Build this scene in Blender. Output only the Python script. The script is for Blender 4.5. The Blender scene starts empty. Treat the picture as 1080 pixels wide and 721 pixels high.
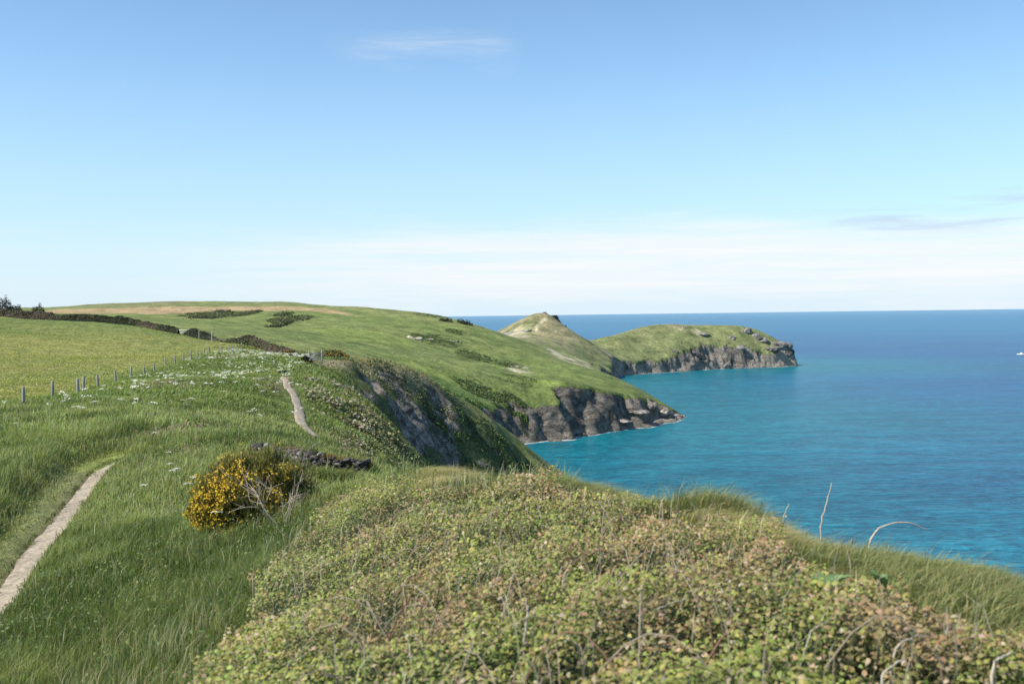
import bpy, math, random
import numpy as np
from mathutils import Vector, Matrix, noise as mnoise

random.seed(7)
RNG = np.random.default_rng(11)
R = math.radians
sc = bpy.context.scene
COL = sc.collection

# ------------------------------------------------------------------ camera
CAM = np.array([0.0, 0.0, 60.0])          # sea level is z = 0
F_PX = 1050.0                              # focal length in pixels of a 1080 px wide frame
PITCH = math.atan(28.0 / F_PX)
ROLL = math.atan(0.0129)
cam_d = bpy.data.cameras.new("camera")
cam_d.sensor_width = 36.0
cam_d.lens = 36.0 * F_PX / 1080.0
cam_d.clip_start = 0.1
cam_d.clip_end = 400000.0
cam_d.dof.use_dof = True
cam_d.dof.focus_distance = 60.0
cam_d.dof.aperture_fstop = 3.2
cam = bpy.data.objects.new("camera", cam_d)
COL.objects.link(cam)
M_CAM = Matrix.Rotation(math.pi / 2 - PITCH, 3, 'X') @ Matrix.Rotation(-ROLL, 3, 'Z')
cam.matrix_world = Matrix.Translation(Vector(CAM)) @ M_CAM.to_4x4()
sc.camera = cam
MC = np.array(M_CAM)


def ray(u, v):
    d = MC @ np.array([(u - 540.0) / F_PX, -(v - 360.5) / F_PX, -1.0])
    return d / d[1]


def at(u, v, Y):
    return CAM + ray(u, v) * Y


# ------------------------------------------------------------------ noise
_T = np.random.default_rng(5).random((8, 256, 256)).astype(np.float32)


def vnoise(x, y, s=0):
    T = _T[s % 8]
    x = np.asarray(x, dtype=np.float64) + 17.3 * (s + 1)
    y = np.asarray(y, dtype=np.float64) + 9.7 * (s + 1)
    xf = np.floor(x); yf = np.floor(y)
    fx = x - xf; fy = y - yf
    xi = xf.astype(np.int64) & 255; yi = yf.astype(np.int64) & 255
    x1 = (xi + 1) & 255; y1 = (yi + 1) & 255
    fx = fx * fx * fx * (fx * (fx * 6 - 15) + 10)
    fy = fy * fy * fy * (fy * (fy * 6 - 15) + 10)
    a = T[xi, yi] * (1 - fx) + T[x1, yi] * fx
    b = T[xi, y1] * (1 - fx) + T[x1, y1] * fx
    return (a * (1 - fy) + b * fy) * 2 - 1


def fbm(x, y, scale=1.0, octv=4, s=0, gain=0.5):
    x = np.asarray(x) / scale; y = np.asarray(y) / scale
    t = 0; a = 1.0; n = 0
    for i in range(octv):
        xr = x * 0.8 - y * 0.6; yr = x * 0.6 + y * 0.8
        t = t + a * vnoise(xr, yr, s + i); n += a
        a *= gain; x = xr * 2.03; y = yr * 2.03
    return t / n


def sst(a, b, x):
    t = np.clip((np.asarray(x, dtype=float) - a) / (b - a), 0, 1)
    return t * t * (3 - 2 * t)


def mix3(a, b, t):
    return a * (1 - t[:, None]) + b * t[:, None]


# ------------------------------------------------------------------ terrain
class TPS:
    def __init__(self, pts, scale, lam=2e-4):
        P = np.array(pts, dtype=float)
        self.X = P[:, :2] / scale; self.s = scale
        n = len(P)
        K = self.phi(np.linalg.norm(self.X[:, None] - self.X[None], axis=2)) + lam * np.eye(n)
        A = np.zeros((n + 3, n + 3)); A[:n, :n] = K
        A[:n, n] = 1; A[:n, n + 1:] = self.X; A[n:, :n] = A[:n, n:].T
        b = np.zeros(n + 3); b[:n] = P[:, 2]
        self.w = np.linalg.solve(A, b)

    @staticmethod
    def phi(r):
        r = np.maximum(r, 1e-9)
        return r * r * np.log(r)

    def __call__(self, x, y):
        x = x / self.s; y = y / self.s
        z = self.w[-3] + self.w[-2] * x + self.w[-1] * y
        for i, (a, b) in enumerate(self.X):
            r2 = np.maximum((x - a) ** 2 + (y - b) ** 2, 1e-14)
            z = z + self.w[i] * 0.5 * r2 * np.log(r2)
        return z


def px(lst):
    return [tuple(at(*p)) for p in lst]


near_pts = px([
    # bramble bank
    (540, 720, 4.6), (300, 720, 5.6), (760, 720, 4.5), (540, 620, 7.0), (400, 640, 7.6), (700, 620, 6.6), (540, 560, 9.5),
    (420, 570, 10.5), (660, 560, 9.0), (540, 517, 12.5), (620, 524, 11.6), (700, 537, 10.4), (780, 537, 9.3),
    (830, 560, 8.4), (870, 580, 7.8), (925, 576, 7.6), (1000, 599, 7.0), (1080, 610, 6.5), (1080, 720, 4.4), (930, 660, 5.3),
    (205, 720, 7.4), (240, 640, 10.0), (300, 585, 12.6), (350, 545, 15.0), (385, 515, 17.0), (450, 508, 15.0),
    # meadow beside the path
    (100, 720, 10.2), (0, 720, 10.6), (150, 600, 15.6), (265, 550, 20.0), (5, 625, 16.6), (50, 560, 21.4), (100, 497, 30.0),
    (200, 480, 31.0), (330, 492, 27.0), (385, 500, 25.0), (200, 460, 38.0), (330, 470, 34.0), (20, 480, 34.0),
    (100, 440, 48.0), (200, 430, 58.0), (320, 450, 58.0), (20, 450, 46.0), (385, 488, 50.0), (300, 440, 62.0)])
near_pts = [(a, b, c - (0.16 if (11 <= i <= 17) else 0.0)) for i, (a, b, c) in enumerate(near_pts)]
near_pts += [(a * 1.17, b * 1.17, c - 0.75) for a, b, c in near_pts[11:18]] + [(a * 1.45, b * 1.45, c - 2.3) for a, b, c in near_pts[11:18]]
near_pts += [(-16, 12, 55.6), (-25, 22, 55.4), (-8, 5, 56.6), (0, 1, 58.4), (6, 1, 58.4), (12, 9, 53.5), (16, 3, 54), (6, 1.5, 57.6), (6, 18, 52.5), (1, 17, 55.2),
             (-4, 22, 54.6), (-4, 35, 52.5), (3, 25, 52), (10, 20, 50.5), (20, 14, 47), (3, 40, 49), (15, 40, 42), (25, 20, 41),
             (25, 0, 52), (-5, 48, 51.5), (-40, 40, 55.2)]

FENCE = [(25, 427.5, 59), (55.6, 421.8, 66), (82.2, 414.8, 73), (88.2, 410.6, 76), (103.3, 409, 82), (122.3, 405.5, 89),
         (138, 398.6, 97), (151.9, 394.5, 104), (162.8, 391, 110), (174.8, 387, 117), (184.8, 384.7, 122), (193.6, 379.8, 130),
         (201.4, 377.6, 137), (208.4, 376, 143), (215.5, 375, 149), (221, 375, 154), (233, 372, 164), (241, 371.3, 171),
         (245.6, 371.3, 176), (249.6, 370.8, 181), (255, 367.4, 192)]
mid_pts = px(FENCE[::2] + [
    (100, 440, 48), (20, 480, 36), (20, 450, 46), (200, 460, 38), (200, 430, 58), (250, 440, 55), (200, 400, 80),
    (330, 470, 34), (330, 485, 29), (20, 405, 90), (0, 380, 130), (100, 375, 150), (0, 350, 200),
    (0, 335, 250), (60, 341, 248), (120, 343, 245), (150, 346, 238), (190, 353, 228), (235, 363, 215), (150, 365, 185), (80, 352, 220),
    (320, 450, 58), (312, 430, 68), (303, 408, 82), (298, 395, 95), (310, 386, 107), (322, 382, 115), (332, 381, 121),
    (250, 400, 100), (250, 382, 140), (285, 382, 138),
    (345, 392, 103), (370, 430, 78), (400, 470, 62), (385, 490, 51), (345, 480, 47), (360, 404, 102), (384, 422, 94), (402, 440, 86), (420, 470, 77), (432, 500, 66),
    (300, 373, 165), (350, 378, 145), (270, 364, 195),
    (370, 385, 130), (400, 390, 136), (430, 398, 141), (460, 411, 146), (500, 437, 152), (540, 463, 158), (575, 488, 163), (592, 502, 166), (608, 514, 169),
    (400, 405, 124), (420, 430, 124), (450, 460, 130), (450, 500, 123), (480, 500, 131), (500, 470, 142), (540, 500, 149)])
mid_pts += [(-4, 35, 52.5), (-5, 48, 51.0), (3, 40, 49), (3, 60, 44), (8, 80, 34), (15, 60, 34), (25, 40, 34), (15, 40, 42),
            (-7.2, 92, 44.8), (-5.0, 80, 45.0), (-4.2, 69, 45.2), (-11.5, 101, 47.0), (-2, 85, 41.0), (-6.5, 103, 42.5), (-12.0, 109, 45.4), (-16.5, 112, 49.5), (0, 112, 35), (10, 112, 27), (23, 130, 24),
            (19, 180, 24), (30, 182, 8), (-25, 165, 49), (-25, 200, 43), (-40, 250, 34), (0, 195, 28), (-70, 255, 45), (-60, 300, 30), (-40, 40, 55.2),
            (-100, 270, 57), (-150, 300, 62), (-5, 215, 14), (-10, 300, 10)]

head_pts = px([
    (0, 335, 250), (120, 343, 245), (190, 353, 230), (235, 364, 225), (0, 331, 400), (100, 333, 450), (60, 331, 560), (150, 332, 600),
    (20, 327, 780), (60, 325, 820), (120, 320.5, 850), (180, 318.5, 880), (260, 319, 880), (330, 320, 830), (400, 325, 770), (440, 329.5, 730), (480, 337.5, 700),
    (510, 346.5, 690), (540, 358, 690),
    (200, 331, 640), (260, 328, 700), (320, 328, 690), (375, 333, 680),
    (260, 352, 430), (250, 342, 520), (300, 345, 540), (350, 350, 520), (400, 350, 580), (350, 372, 390), (400, 388, 390), (300, 362, 390),
    (430, 397, 410), (440, 394, 455), (435, 356, 590), (480, 362, 600), (480, 380, 530), (520, 399, 490), (540, 380, 590), (560, 398, 530),
    (500, 425, 452), (540, 440, 458), (560, 415, 486), (600, 395, 560), (600, 404, 505), (640, 401, 560), (640, 394, 610), (690, 420, 560), (660, 412, 545), (700, 427, 562),
    (600, 374, 760), (620, 381, 800), (560, 368, 700), (590, 380, 680)])
head_pts += [(-40, 250, 34), (-70, 255, 45), (-60, 300, 28), (-30, 330, 16), (-20, 400, 18), (-100, 290, 48), (-150, 320, 59), (-5, 215, 12),
             (-260, 950, 70), (-100, 900, 58), (-60, 900, 40), (-500, 700, 66), (-500, 300, 62), (70, 650, 12)]

rump_pts = px([
    (570, 329.5, 985), (563, 331, 980), (580, 331.5, 985), (530, 351, 965), (545, 342, 970), (590, 341, 990), (600, 349.5, 995), (606, 354, 1000), (612, 358.5, 1000), (622, 360, 1012), (632, 358.5, 1025), (640, 355, 1035),
    (665, 346, 1060), (680, 342.5, 1075), (705, 340.5, 1085), (740, 343.5, 1095), (780, 348, 1100), (800, 353, 1100), (825, 363, 1100), (836, 371, 1100),
    (560, 354, 930), (580, 352, 940), (600, 365, 900), (620, 379, 895), (635, 366, 970), (650, 375.5, 975), (700, 374, 1020), (680, 360, 1040), (720, 361, 1050), (760, 363, 1070), (790, 361, 1085), (805, 370, 1085), (660, 377, 985),
    (600, 374, 780), (620, 381, 810), (560, 366, 760), (540, 358, 700)])
rump_pts += [(-60, 900, 38), (-40, 1050, 25), (15, 1080, 34), (72, 1050, 30), (88, 1090, 24), (60, 1130, 25), (150, 1180, 30), (250, 1180, 20), (330, 1150, 5), (60, 800, 18), (-100, 820, 55)]

rump_pts = [(a, b, c - (3.0 if 95 < a < 225 and b > 1055 and c > 38 else 0)) for a, b, c in rump_pts]
T_NEAR, T_MID, T_HEAD, T_RUMP = TPS(near_pts, 10.0), TPS(mid_pts, 60.0), TPS(head_pts, 200.0), TPS(rump_pts, 100.0)

COAST = np.array([(60, -60), (48, -20), (42, 10), (36, 40), (33, 80), (30, 105), (34, 130), (36, 165), (32, 190), (14, 205), (0, 225), (-14, 270),
                  (-24, 330), (-26, 390), (-10, 440), (8, 461), (22, 470), (30, 474), (36, 487), (48, 503), (56, 510), (66, 519), (76, 528), (88, 545), (99, 566), (100, 573), (92, 584), (84, 610),
                  (74, 680), (76, 780), (92, 880), (102, 945), (114, 970), (136, 988), (153, 1003), (178, 1022), (200, 1040), (222, 1057), (255, 1068), (290, 1080), (316, 1093),
                  (322, 1105), (312, 1125), (280, 1165), (200, 1215), (110, 1190), (70, 1140), (20, 1110), (-30, 1060), (-60, 970), (-90, 930),
                  (-200, 985), (-420, 1000), (-900, 1000), (-900, -60)], dtype=float)


def shore(x, y, rough=True):
    """signed distance to the coast line, positive on land"""
    d2 = np.full(np.shape(x), 1e12); inside = np.zeros(np.shape(x), dtype=bool)
    A = COAST; B = np.roll(COAST, -1, axis=0)
    for (ax, ay), (bx, by) in zip(A, B):
        ex, ey = bx - ax, by - ay
        t = np.clip(((x - ax) * ex + (y - ay) * ey) / (ex * ex + ey * ey), 0, 1)
        d2 = np.minimum(d2, (x - ax - t * ex) ** 2 + (y - ay - t * ey) ** 2)
        if ay != by:
            c = ((ay > y) != (by > y)) & (x < (bx - ax) * (y - ay) / (by - ay) + ax)
            inside ^= c
    d = np.sqrt(d2) * np.where(inside, 1, -1)
    if rough:
        k = sst(230, 420, y)
        d = d + k * (4.5 * fbm(x, y, 26, 3, 1) + 2.2 * fbm(x, y, 7, 3, 2)) - k * 1.5
    return d


def lip_x(y):
    return np.interp(y, LIP[:, 1], LIP[:, 0])


def H0(x, y):
    x = np.asarray(x, dtype=float); y = np.asarray(y, dtype=float)
    z = np.zeros(x.shape)
    wn = 1 - sst(34, 46, y); wm = sst(34, 46, y) * (1 - sst(205, 290, y))
    wr = sst(740, 860, y) * sst(-190, -90, x); wh = sst(205, 290, y) * (1 - wr)
    for w, T in ((wn, T_NEAR), (wm, T_MID), (wh, T_HEAD), (wr, T_RUMP)):
        m = w > 0
        if m.any():
            z[m] += w[m] * T(x[m], y[m])
    return z


LIP = None
RUT = None
GRIDS = None
FACE = None


def inpoly(x, y, P):
    ins = np.zeros(np.shape(x), dtype=bool)
    for (ax, ay), (bx, by) in zip(P, np.roll(P, -1, axis=0)):
        if ay != by:
            ins ^= ((ay > y) != (by > y)) & (x < (bx - ax) * (y - ay) / (by - ay) + ax)
    return ins


def edge_dist(x, y, P, closed=True):
    d2 = np.full(np.shape(x), 1e12)
    B = np.roll(P, -1, axis=0) if closed else P[1:]
    for (ax, ay), (bx, by) in zip(P, B):
        ex, ey = bx - ax, by - ay
        t = np.clip(((x - ax) * ex + (y - ay) * ey) / (ex * ex + ey * ey + 1e-12), 0, 1)
        d2 = np.minimum(d2, (x - ax - t * ex) ** 2 + (y - ay - t * ey) ** 2)
    return np.sqrt(d2)


def polymask(x, y, P, soft):
    d = edge_dist(x, y, P) * np.where(inpoly(x, y, P), 1, -1)
    return sst(-soft, soft, d)


def terrain(x, y, parts=False):
    x = np.asarray(x, dtype=float); y = np.asarray(y, dtype=float)
    h = H0(x, y)
    # undulation
    h = h + sst(60, 200, y) * 0.25 * fbm(x, y, 9, 3, 3) + sst(250, 420, y) * 1.3 * fbm(x, y, 45, 4, 4)
    h = h + 0.10 * fbm(x, y, 2.2, 3, 5) * (1 - sst(30, 60, y))
    if LIP is not None:
        k = sst(11, 14, y) * (1 - sst(40, 52, y))
        h = h + k * 0.5 * sst(-0.1, 0.75, lip_x(y) - x + 0.25 * fbm(x, y, 1.3, 3, 6))
    if RUT is not None:
        m = (y > 5) & (y < 40)
        if m.any(): h[m] = h[m] - .11 * (1 - sst(.12, .55, edge_dist(x[m], y[m], RUT, False)))
    if FACE is not None:
        m = (y > 60) & (y < 200)
        if m.any():
            f = polymask(x[m], y[m], FACE, 4.0)
            h[m] = h[m] + f * (2.6 * fbm(x[m] * 1.5, y[m], 8, 4, 2) - 2.2 * np.abs(fbm(x[m], y[m] * 0.7, 10, 3, 6)))
            h[m] = h[m] + sst(60, 75, y[m]) * sst(-24, -14, x[m]) * (0.7 * fbm(x[m], y[m], 6, 3, 1))
    near = y < 200
    d = np.full(x.shape, 50.0)
    if (~near).any():
        d[~near] = shore(x[~near], y[~near])
    if near.any():
        d[near] = shore(x[near], y[near], False)
    w = 1.5 + 4.0 * sst(0.0, 0.7, fbm(x, y, 40, 2, 7) + 0.9 * np.exp(-((x - 80) ** 2 + (y - 535) ** 2) / 900))
    k = 2.0 + 0.9 * fbm(x, y, 20, 3, 1) + (1.0 + 1.6 * fbm(x, y, 11, 3, 6)) * sst(850, 900, y)
    c = np.where(d < 0, np.maximum(d * 0.6, -6), 2.0 * sst(0, 2.0, d)) + k * np.maximum(d - w, 0)
    c = c + np.where(d > 0, 1, 0) * sst(230, 300, y) * (1.2 * fbm(x, y, 9, 4, 5)) * sst(0, 4, d)
    kk = 1.2
    t = np.clip(0.5 + 0.5 * (c - h) / kk, 0, 1)
    z = c * (1 - t) + h * t - kk * t * (1 - t)
    if parts:
        return z, h, c, d
    return z


def hit(u, v, y0=3.0, y1=1400.0, n=900, lift=0.0):
    """where the line of sight through a photo pixel first meets the land"""
    r = ray(u, v)
    Y = np.geomspace(y0, y1, n)
    H_ = gz if GRIDS else terrain
    g = H_(r[0] * Y, Y) + lift - (CAM[2] + r[2] * Y)
    k = np.argmax(g > 0)
    if g[k] <= 0:
        return None
    a, b = (Y[k - 1], Y[k]) if k else (Y[0], Y[0])
    for _ in range(14):
        m = 0.5 * (a + b)
        if H_(np.array([r[0] * m]), np.array([m]))[0] + lift > CAM[2] + r[2] * m:
            b = m
        else:
            a = m
    m = b
    return np.array([r[0] * m, m, float(H_(np.array([r[0] * m]), np.array([m]))[0])])


def hits(lst, **k):
    return np.array([hit(u, v, **k)[:2] for u, v in lst])


LIP = hits([(-60, 640), (0, 560), (40, 520), (90, 485), (120, 474), (155, 462)], y0=10)
LIP = LIP[np.argsort(LIP[:, 1])]
FACE = np.array([at(*p)[:2] for p in [(352, 380, 132), (400, 390, 137), (430, 398, 142), (460, 411, 147), (500, 437, 153), (540, 463, 159), (590, 506, 167)]]
                + [(6, 140), (0, 116), (-7, 98), (-15, 106), (-19, 118)])


# ------------------------------------------------------------------ mesh helpers
def mesh_from(name, V, F, cols=None, extra=None, smooth=True, uniform=None):
    """V (n,3), F (m,3) or (m,4) or list of such arrays"""
    Fs = F if isinstance(F, list) else [F]
    me = bpy.data.meshes.new(name)
    V = np.ascontiguousarray(V, dtype=np.float32)
    me.vertices.add(len(V)); me.vertices.foreach_set("co", V.ravel())
    tot = np.concatenate([np.full(len(f), f.shape[1], dtype=np.int32) for f in Fs])
    loops = np.concatenate([f.astype(np.int32).ravel() for f in Fs])
    me.loops.add(len(loops)); me.loops.foreach_set("vertex_index", loops)
    me.polygons.add(len(tot))
    st = np.zeros(len(tot), dtype=np.int32); st[1:] = np.cumsum(tot)[:-1]
    me.polygons.foreach_set("loop_start", st)
    if smooth:
        me.polygons.foreach_set("use_smooth", np.ones(len(tot), dtype=bool))
    me.update(calc_edges=True)
    if cols is not None:
        c = np.ones((len(V), 4), dtype=np.float32); c[:, :3] = cols
        a = me.attributes.new("col", 'FLOAT_COLOR', 'POINT'); a.data.foreach_set("color", c.ravel())
    for k, val in (extra or {}).items():
        a = me.attributes.new(k, 'FLOAT', 'POINT'); a.data.foreach_set("value", np.ascontiguousarray(val, dtype=np.float32))
    return me


def obj(name, me, mat, parent=None, loc=None):
    o = bpy.data.objects.new(name, me); COL.objects.link(o)
    if me is not None and mat is not None:
        me.materials.append(mat)
    if parent is not None:
        o.parent = parent
    if loc is not None:
        o.location = loc
    return o


def tag(o, label=None, cat=None, group=None, kind=None):
    if label: o["label"] = label
    if cat: o["category"] = cat
    if group: o["group"] = group
    if kind: o["kind"] = kind
    return o


def empty(name, loc, rz=0.0):
    o = bpy.data.objects.new(name, None); COL.objects.link(o)
    o.location = loc; o.rotation_euler = (0, 0, rz); o.empty_display_size = 0.3
    return o


class MB:
    """collects pieces of one mesh"""
    def __init__(self):
        self.V = []; self.F3 = []; self.F4 = []; self.C = []; self.n = 0

    def add(self, V, F, col=(0.5, 0.5, 0.5)):
        V = np.asarray(V, dtype=float); F = np.asarray(F, dtype=np.int64) + self.n
        (self.F3 if F.shape[1] == 3 else self.F4).append(F)
        self.V.append(V); c = np.zeros((len(V), 3)); c[:] = col; self.C.append(c); self.n += len(V)

    def tube(self, pts, rad, sides=6, col=(0.5, 0.5, 0.5)):
        pts = np.asarray(pts, dtype=float); rad = np.broadcast_to(np.asarray(rad, dtype=float), (len(pts),))
        T = np.gradient(pts, axis=0); T /= np.linalg.norm(T, axis=1)[:, None] + 1e-9
        up = np.array([0.31, 0.95, 0.1]) if abs(T[0][2]) > 0.8 else np.array([0, 0, 1.0])
        A = np.cross(T, up); A /= np.linalg.norm(A, axis=1)[:, None] + 1e-9
        B = np.cross(T, A)
        th = np.arange(sides) * 2 * math.pi / sides
        V = pts[:, None] + rad[:, None, None] * (np.cos(th)[None, :, None] * A[:, None] + np.sin(th)[None, :, None] * B[:, None])
        V = V.reshape(-1, 3); F = []
        for i in range(len(pts) - 1):
            for j in range(sides):
                a = i * sides + j; b = i * sides + (j + 1) % sides
                F.append((a, b, b + sides, a + sides))
        self.add(V, F, col)

    def box(self, c, s, col=(0.5, 0.5, 0.5), rot=None, jit=0.0):
        V = np.array([(x, y, z) for x in (-.5, .5) for y in (-.5, .5) for z in (-.5, .5)]) * np.array(s)
        if jit: V = V + RNG.normal(0, jit, V.shape) * np.array(s)
        if rot is not None: V = V @ np.array(Matrix.Rotation(rot, 3, 'Z')).T
        F = [(0, 1, 3, 2), (4, 6, 7, 5), (0, 4, 5, 1), (2, 3, 7, 6), (0, 2, 6, 4), (1, 5, 7, 3)]
        self.add(V + np.array(c), F, col)

    def mesh(self, name, smooth=True):
        Fs = []
        if self.F4: Fs.append(np.concatenate(self.F4))
        if self.F3: Fs.append(np.concatenate(self.F3))
        return mesh_from(name, np.concatenate(self.V), Fs, np.concatenate(self.C), smooth=smooth)


def blades(P, h, w, lean_dir, lean, col, tipcol=None, side=None):
    n = len(P); h = np.broadcast_to(h, n); w = np.broadcast_to(w, n)
    a = RNG.random(n) * math.pi * 2 if side is None else side
    s = np.stack([np.cos(a), np.sin(a), np.zeros(n)], 1)
    l = np.stack([np.cos(lean_dir), np.sin(lean_dir), np.zeros(n)], 1)
    m = P + l * (lean * h * 0.3)[:, None]; m[:, 2] += h * 0.58 * (1 - 0.12 * lean)
    t = P + l * (lean * h)[:, None]; t[:, 2] += h * np.clip(1 - 0.42 * lean, 0.2, 1)
    V = np.stack([P - s * (w / 2)[:, None], P + s * (w / 2)[:, None], m - s * (w * 0.38)[:, None], m + s * (w * 0.38)[:, None], t], 1).reshape(-1, 3)
    b = (np.arange(n) * 5)[:, None]
    F = np.concatenate([b + np.array([0, 1, 3]), b + np.array([0, 3, 2]), b + np.array([2, 3, 4])], 0)
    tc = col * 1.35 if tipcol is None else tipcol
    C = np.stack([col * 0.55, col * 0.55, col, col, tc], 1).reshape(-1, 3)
    return V, F, C


def leaves(P, N, az, size, asp, col, droop=0.15):
    """pointed oval leaves lying across normal N"""
    n = len(P)
    N = N / np.linalg.norm(N, axis=1)[:, None]
    d0 = np.stack([np.cos(az), np.sin(az), np.zeros(n)], 1)
    D = d0 - N * np.sum(d0 * N, 1)[:, None]; D /= np.linalg.norm(D, axis=1)[:, None] + 1e-9
    S = np.cross(N, D)
    L = size[:, None]; W = (size * asp)[:, None]
    v = [P - D * L * .5, P - D * L * .18 + S * W * .5 + N * L * .10, P - D * L * .18 - S * W * .5 + N * L * .10,
         P + D * L * .2 + S * W * .38 + N * L * .07, P + D * L * .2 - S * W * .38 + N * L * .07, P + D * L * .5 - N * L * droop]
    V = np.stack(v, 1).reshape(-1, 3)
    b = (np.arange(n) * 6)[:, None]
    F = np.concatenate([b + np.array(q) for q in ((0, 2, 1), (1, 2, 4), (1, 4, 3), (3, 4, 5))], 0)
    return V, F, np.repeat(col, 6, axis=0)


def cat(parts):
    V = []; F = []; C = []; n = 0
    for v, f, c in parts:
        V.append(v); F.append(f + n); C.append(c); n += len(v)
    return np.concatenate(V), np.concatenate(F), np.concatenate(C)


# ------------------------------------------------------------------ materials
def new_mat(name):
    m = bpy.data.materials.new(name); m.use_nodes = True
    nt = m.node_tree; nt.nodes.clear()
    return m, nt


def N_(nt, t, **k):
    n = nt.nodes.new(t)
    for a, b in k.items():
        if a == 'i':
            for kk, vv in b.items(): n.inputs[kk].default_value = vv
        else:
            setattr(n, a, b)
    return n


def noise_n(nt, scale, detail=4, rough=0.6, vec=None, dist=0.0):
    n = N_(nt, 'ShaderNodeTexNoise', i={'Scale': scale, 'Detail': detail, 'Roughness': rough, 'Distortion': dist})
    if vec is not None: nt.links.new(vec, n.inputs['Vector'])
    return n.outputs['Fac']


def ramp(nt, fac, a, b, ca, cb):
    r = N_(nt, 'ShaderNodeValToRGB'); e = r.color_ramp.elements
    e[0].position = a; e[1].position = b
    e[0].color = (*ca, 1) if len(ca) == 3 else ca; e[1].color = (*cb, 1)
    nt.links.new(fac, r.inputs[0]); return r.outputs['Color']


def mixc(nt, a, b, fac, mode='MIX'):
    m = N_(nt, 'ShaderNodeMix', data_type='RGBA', blend_type=mode)
    for s, val in ((6, a), (7, b)):
        if isinstance(val, tuple): m.inputs[s].default_value = (*val, 1)
        else: nt.links.new(val, m.inputs[s])
    if isinstance(fac, float): m.inputs[0].default_value = fac
    else: nt.links.new(fac, m.inputs[0])
    return m.outputs[2]


def math_n(nt, op, a, b=None, clamp=False):
    m = N_(nt, 'ShaderNodeMath', operation=op, use_clamp=clamp)
    for i, val in enumerate((a, b)):
        if val is None: continue
        if isinstance(val, (int, float)): m.inputs[i].default_value = val
        else: nt.links.new(val, m.inputs[i])
    return m.outputs[0]


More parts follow.
